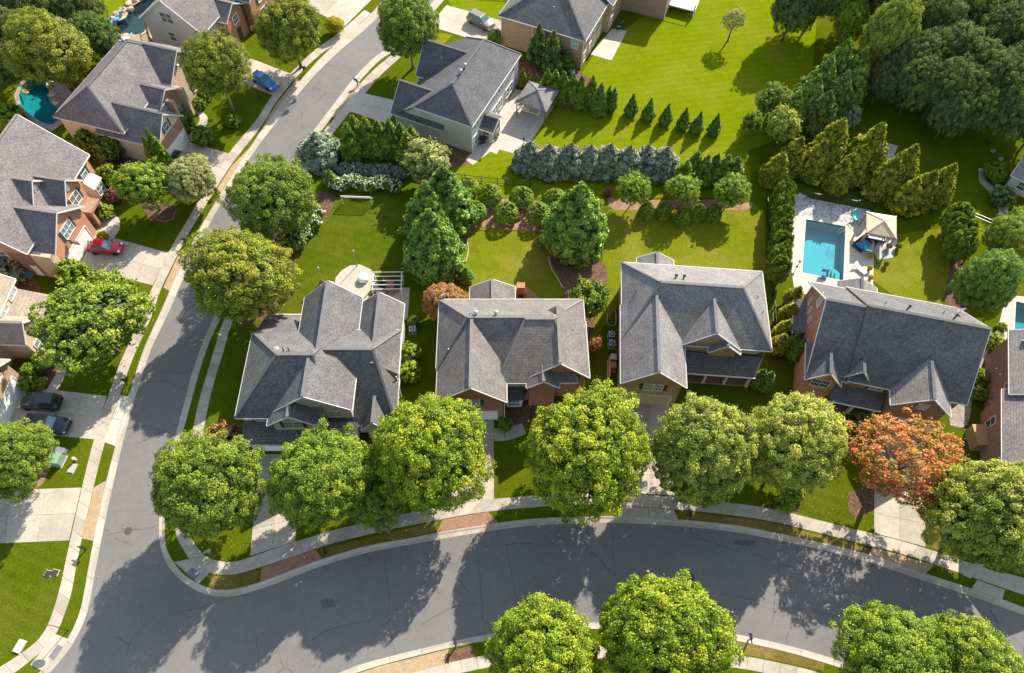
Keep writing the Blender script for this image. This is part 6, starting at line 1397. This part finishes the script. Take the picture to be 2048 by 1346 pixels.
for x, y, r, lb in ((372, 489, -10, 'black mailbox at the driveway of the red hatchback'), (255, 769, -10, 'black mailbox at the driveway of the boxy off roader'), (172, 1100, -10, 'black mailbox at the bottom corner driveway'), (609, 147, -20, 'black mailbox near the blue sedan driveway'),
                    (433, 389, -15, 'black mailbox in front of the pale creamy tree'), (716, 173, 150, 'black mailbox in tree shade before the pale grey house'), (912, 1292, 95, 'black mailbox in the mulch bed across the road'), (1496, 1281, 95, 'black mailbox in the planted verge opposite the long garage gable'),
                    (1375, 1031, -85, 'black mailbox on the verge by the long garage driveway'), (653, 1106, -75, 'black mailbox beside the red paver apron'), (1727, 1096, -75, 'black mailbox on the dry verge by the orange tree driveway')):
    mailbox(x, y, r, lb)
c = P(136.5, 1261); t = thing('street_sign', 'dark oval street sign on a post at the kerb ramp', 'sign', (c.x, c.y, 0), math.radians(100))
MB().tube([(0, 0, 0), (0, 0, 2.75)], 0.045, 8).build('post', 'black metal', t)
mb = MB(); n = 20; e = [(0.6*math.cos(2*math.pi*k/n), 0.3*math.sin(2*math.pi*k/n)) for k in range(n)]
mb.add([(0.03, y, 2.6+z) for y, z in e]+[(-0.03, y, 2.6+z) for y, z in e], [tuple(range(n)), tuple(reversed(range(n, 2*n)))]+[((i+1) % n, i, n+i, n+(i+1) % n) for i in range(n)]); o = mb.build('sign_panel', 'rust brown', t); fix(o); t.rotation_euler.z = math.radians(80)
c = P(428, 1112); t = thing('stop_sign', 'grey backed octagonal stop sign on the corner lawn', 'sign', (c.x, c.y, 0), math.radians(-60))
MB().tube([(0, 0, 0), (0, 0, 2.3)], 0.04, 6).build('post', 'grey metal', t)
mb = MB(); n = 8; e = [(0.4*math.cos(2*math.pi*(k+.5)/n), 0.4*math.sin(2*math.pi*(k+.5)/n)) for k in range(n)]
mb.add([(0.06, y, 2.1+z) for y, z in e]+[(0.04, y, 2.1+z) for y, z in e], [tuple(range(n)), tuple(reversed(range(n, 2*n)))]+[((i+1) % n, i, n+i, n+(i+1) % n) for i in range(n)]); o = mb.build('sign_panel', 'grey metal', t); fix(o)
def boxthing(name, px, py, w, d, h, rz, mat, label, cat, lid=None, bevel=0.04):
    c = P(px, py); t = thing(name, label, cat, (c.x, c.y, 0), math.radians(rz)); MB().box(-w/2, w/2, -d/2, d/2, 0, h).build('body', mat, t, bevel=bevel)
    MB().box(-w/2-0.05, w/2+0.05, -d/2-0.05, d/2+0.05, h, h+0.07).build('lid', lid or mat, t, bevel=0.02); MB().box(-w/2-0.12, w/2+0.12, -d/2-0.12, d/2+0.12, -0.05, 0.05).build('pad', 'concrete', t)
boxthing('utility_box', 118, 922, 1.2, 1.2, 1.1, -8, 'box green', 'large green electrical box on the verge lawn', 'utility box')
boxthing('utility_box', 125, 903, 0.9, 0.45, 0.55, -8, 'white plastic', 'small pale utility box behind the large green one', 'utility box')
boxthing('utility_box', 40, 1293, 0.6, 1.0, 0.12, -15, 'white plastic', 'low white utility lid on the corner lawn', 'utility box')
boxthing('valve_box', 97, 1147, 0.5, 0.4, 0.06, -10, 'dark plastic', 'dark square valve box in the lawn, beside its twin, nearer the street sign', 'utility box')
boxthing('valve_box', 111, 1145, 0.5, 0.4, 0.06, -10, 'dark plastic', 'dark square valve box in the lawn, nearer the pavement', 'utility box')
boxthing('utility_box', 145, 937, 0.55, 0.9, 0.05, -10, 'concrete pale', 'flat pale concrete cover beside the hydrant', 'utility box')
c = P(152, 921); t = thing('fire_hydrant', 'small hydrant with white cap beside the green electrical box', 'hydrant', (c.x, c.y, 0))
MB().lathe([(0.18, 0), (0.18, 0.06), (0.12, 0.08), (0.12, 0.55), (0.16, 0.58)], 12).build('barrel', 'terracotta', t); MB().lathe([(0.17, 0), (0.17, 0.05), (0.12, 0.18), (0.03, 0.24)], 12, (0, 0, 0.58)).build('bonnet', 'white plastic', t)
for a in (0, 1.57, 3.14): MB().tube([(0, 0, 0.4), (0.22*math.cos(a), 0.22*math.sin(a), 0.4)], 0.06, 8).build('nozzle', 'white plastic', t)
def manhole(px, py, label):
    c = P(px, py); t = thing('manhole_cover', label, 'manhole', (c.x, c.y, -0.09)); MB().lathe([(0.42, -0.02), (0.42, 0.012), (0.36, 0.012)], 20).build('ring', 'cast iron', t); MB().lathe([(0.35, -0.02), (0.35, 0.014)], 20).build('cover', 'cast iron', t)
manhole(256, 1061, 'round manhole cover in the side street near the junction'); manhole(1382, 1152, 'round manhole cover in the shaded curved road')
def ac(px, py, rz, label):
    c = P(px, py); t = thing('air_conditioner', label, 'air conditioner', (c.x, c.y, 0), math.radians(rz)); MB().box(-0.45, 0.45, -0.45, 0.45, -0.02, 0.08).build('pad', 'concrete', t); MB().box(-0.4, 0.4, -0.4, 0.4, 0.08, 0.85).build('casing', 'grey metal', t, bevel=0.04)
    MB().lathe([(0.31, 0), (0.31, 0.03), (0.27, 0.03)], 18, (0, 0, 0.85)).build('fan_grille', 'dark plastic', t)
    for k in range(3): MB().bar((0, 0, 0.885), (0.27*math.cos(2.09*k), 0.27*math.sin(2.09*k), 0.885), 0.09, 0.015).build('fan_blade', 'grey metal', t)
ac(826, 664, 5, 'grey air conditioner beside the white side wall and clipped hedge'); ac(1222, 675, -3, 'air conditioner in the shaded passage, nearer the back garden'); ac(1223, 692, -3, 'air conditioner in the shaded passage, nearer the bins')
boxthing('wheelie_bin', 1225, 722, 0.6, 0.7, 1.05, -3, 'box green', 'grey green wheelie bin beside the brick garage wall', 'bin', 'grey metal'); boxthing('wheelie_bin', 1224, 738, 0.6, 0.7, 1.05, -3, 'terracotta', 'red brown wheelie bin beside the brick garage wall', 'bin', 'terracotta')
boxthing('bin_screen', 1217, 742, 0.12, 2.6, 1.2, -3, 'timber light', 'low timber screen hiding the wheelie bins', 'screen'); boxthing('storage_box', 60, 548, 1.1, 0.7, 0.7, 80, 'cloth blue', 'blue storage box beside the brick side door', 'storage box'); boxthing('wheelie_bin', 1084, 130, 0.6, 0.7, 1.05, 67, 'cloth blue', 'blue wheelie bin in front of the brick wall pines', 'bin')
boxthing('wheelie_bin', 1145, 146, 0.5, 0.5, 0.6, 67, 'white plastic', 'small white and blue tub at the brick house corner', 'bin', 'cloth blue')
boxthing('garden_bench_box', 1195, 224, 1.4, 0.5, 0.5, 0, 'grey metal', 'grey metal storage bench at the cypress row end', 'storage box')
boxthing('timber_gate', 1950, 880, 1.6, 2.4, 1.5, 0, 'timber light', 'pale timber bin enclosure against the brown brick wall', 'enclosure')
def grill(px, py, rz, label):
    c = P(px, py); t = thing('barbecue_grill', label, 'barbecue', (c.x, c.y, 0.02), math.radians(rz)); MB().box(-0.55, 0.55, -0.3, 0.3, 0.1, 0.8).build('cabinet', 'dark plastic', t, bevel=0.03); MB().tube([(-0.4, 0, 0.95), (0.4, 0, 0.95)], 0.27, 12).build('hood', 'black metal', t, True)
    for s in (-1, 1): MB().box(s*0.75-0.2, s*0.75+0.2, -0.27, 0.27, 0.78, 0.82).build('side_shelf', 'grey metal', t)
grill(1240, 56, 67, 'black barbecue on the far concrete patio'); grill(966, 285, 40, 'black barbecue at the sunroom corner of the pale grey house')
c = P(242, 80); t = thing('parasol', 'closed red parasol beside the lagoon pool', 'parasol', (c.x, c.y, 0)); MB().tube([(0, 0, 0), (0, 0, 2.6)], 0.03, 6).build('pole', 'timber light', t); MB().lathe([(0.05, 0.9), (0.2, 1.1), (0.17, 1.9), (0.06, 2.5), (0.01, 2.65)], 10).build('canopy', 'cloth red', t, True); MB().lathe([(0.28, 0), (0.28, 0.08), (0.06, 0.12)], 12).build('base', 'grey metal', t)
c = P(1041, 592); t = thing('outdoor_fireplace', 'red brick outdoor fireplace on the round brick patio', 'fireplace', (c.x, c.y, 0), math.radians(2)); MB().box(-0.75, 0.75, -0.4, 0.4, 0, 1.3).build('hearth', 'brick red', t); MB().box(-0.4, 0.4, -0.3, 0.3, 1.3, 2.3).build('chimney', 'brick red', t); MB().box(-0.5, 0.5, -0.4, 0.4, 2.3, 2.42).build('cap', 'terracotta', t); MB().box(-0.35, 0.35, -0.42, -0.39, 0.3, 0.95).build('firebox', 'black metal', t)
# edging
def edging(px, label, mat='concrete pale', r=0.07, closed=False):
    pts = [P(*p) for p in px]; pts = smooth_line(pts+([pts[0]] if closed else []), 4); c = pts[0].copy(); o = MB().tube([p-c+Vector((0, 0, 0.04)) for p in pts], r, 6).build('garden_edging', mat); o.location = (c.x, c.y, 0); tag(o, label, 'edging')
edging([(1097, 513), (1102, 535), (1112, 552), (1127, 577)], 'pale curved bed edging below the broad leyland'); edging([(934, 480), (936, 505), (928, 530), (915, 550)], 'pale curved bed edging beside the tall leyland pair'); edging([(1216, 622), (1229, 620), (1232, 635), (1230, 650), (1217, 650), (1214, 636)], 'oval stone edging ring in the shaded passage', 'concrete', 0.06, True)
edging([(305, 430), (315, 440), (330, 443), (345, 437), (350, 425)], 'brick ring around the airy green tree', 'terracotta', 0.07)
edging([(938, 457), (975, 461), (1010, 461), (1060, 459), (1098, 452)], 'thin edging line along the pine straw bed of the domes', 'terracotta', 0.05)
# boulders by the cottage path
for i, (x, y) in enumerate(((1961, 342), (1980, 341), (1982, 348), (1984, 356), (1990, 364), (1994, 373), (1994, 391), (2003, 399), (2011, 416), (2011, 424), (1985, 303), (2000, 319))):
    c = P(x, y); bm = bmesh.new(); bmesh.ops.create_icosphere(bm, subdivisions=2, radius=0.35)
    for v in bm.verts: v.co *= 1+random.uniform(-0.18, 0.18)
    me = bpy.data.meshes.new('boulder'); bm.to_mesh(me); bm.free(); me.materials.append(M['rock']); o = put('boulder', me, loc=(c.x, c.y, 0.12), scale=(1, random.uniform(0.7, 1.1), 0.7)); tag(o, 'pale boulder edging the curving flagstone path', 'boulder', 'boulders along the cottage path')
for i, (x, y) in enumerate(((232, 30), (246, 20), (258, 8), (270, 2), (262, 20), (225, 38), (284, -4), (50, 185), (105, 190), (113, 205), (100, 172))):
    c = P(x, y); bm = bmesh.new(); bmesh.ops.create_icosphere(bm, subdivisions=2, radius=0.6)
    for v in bm.verts: v.co *= 1+random.uniform(-0.2, 0.2)
    me = bpy.data.meshes.new('boulder'); bm.to_mesh(me); bm.free(); me.materials.append(M['rock']); o = put('boulder', me, loc=(c.x, c.y, 0.1), scale=(1, random.uniform(0.7, 1.1), 0.6))
    tag(o, 'tan boulder in the rock edge of the lagoon pool' if i < 7 else 'tan boulder beside the kidney pool', 'boulder', 'lagoon boulders' if i < 7 else 'kidney pool boulders')
c = P(1647, 553); t = thing('pool_basketball_hoop', 'blue poolside hoop at the foot of the rectangular pool', 'hoop', (c.x, c.y, 0), math.radians(-10))
MB().box(-0.45, 0.45, 0.35, 0.42, 0.5, 1.1).build('backboard', 'cloth blue', t, bevel=0.02); MB().box(-0.3, 0.3, -0.5, 0.0, 0, 0.3).build('base', 'cloth blue', t, bevel=0.05); MB().bar((0, -0.2, 0.3), (0, 0.36, 0.8), 0.1, 0.1).build('arm', 'white plastic', t)
c = P(1683, 466); t = thing('pool_ladder', 'white pool handrail at the right rim of the rectangular pool', 'handrail', (c.x, c.y, 0))
for s in (-0.25, 0.25): MB().tube([(0.3, s, 0), (0.3, s, 0.7), (-0.1, s, 0.8), (-0.45, s, 0.4), (-0.45, s, -0.6)], 0.025, 6).build('rail', 'white plastic', t)
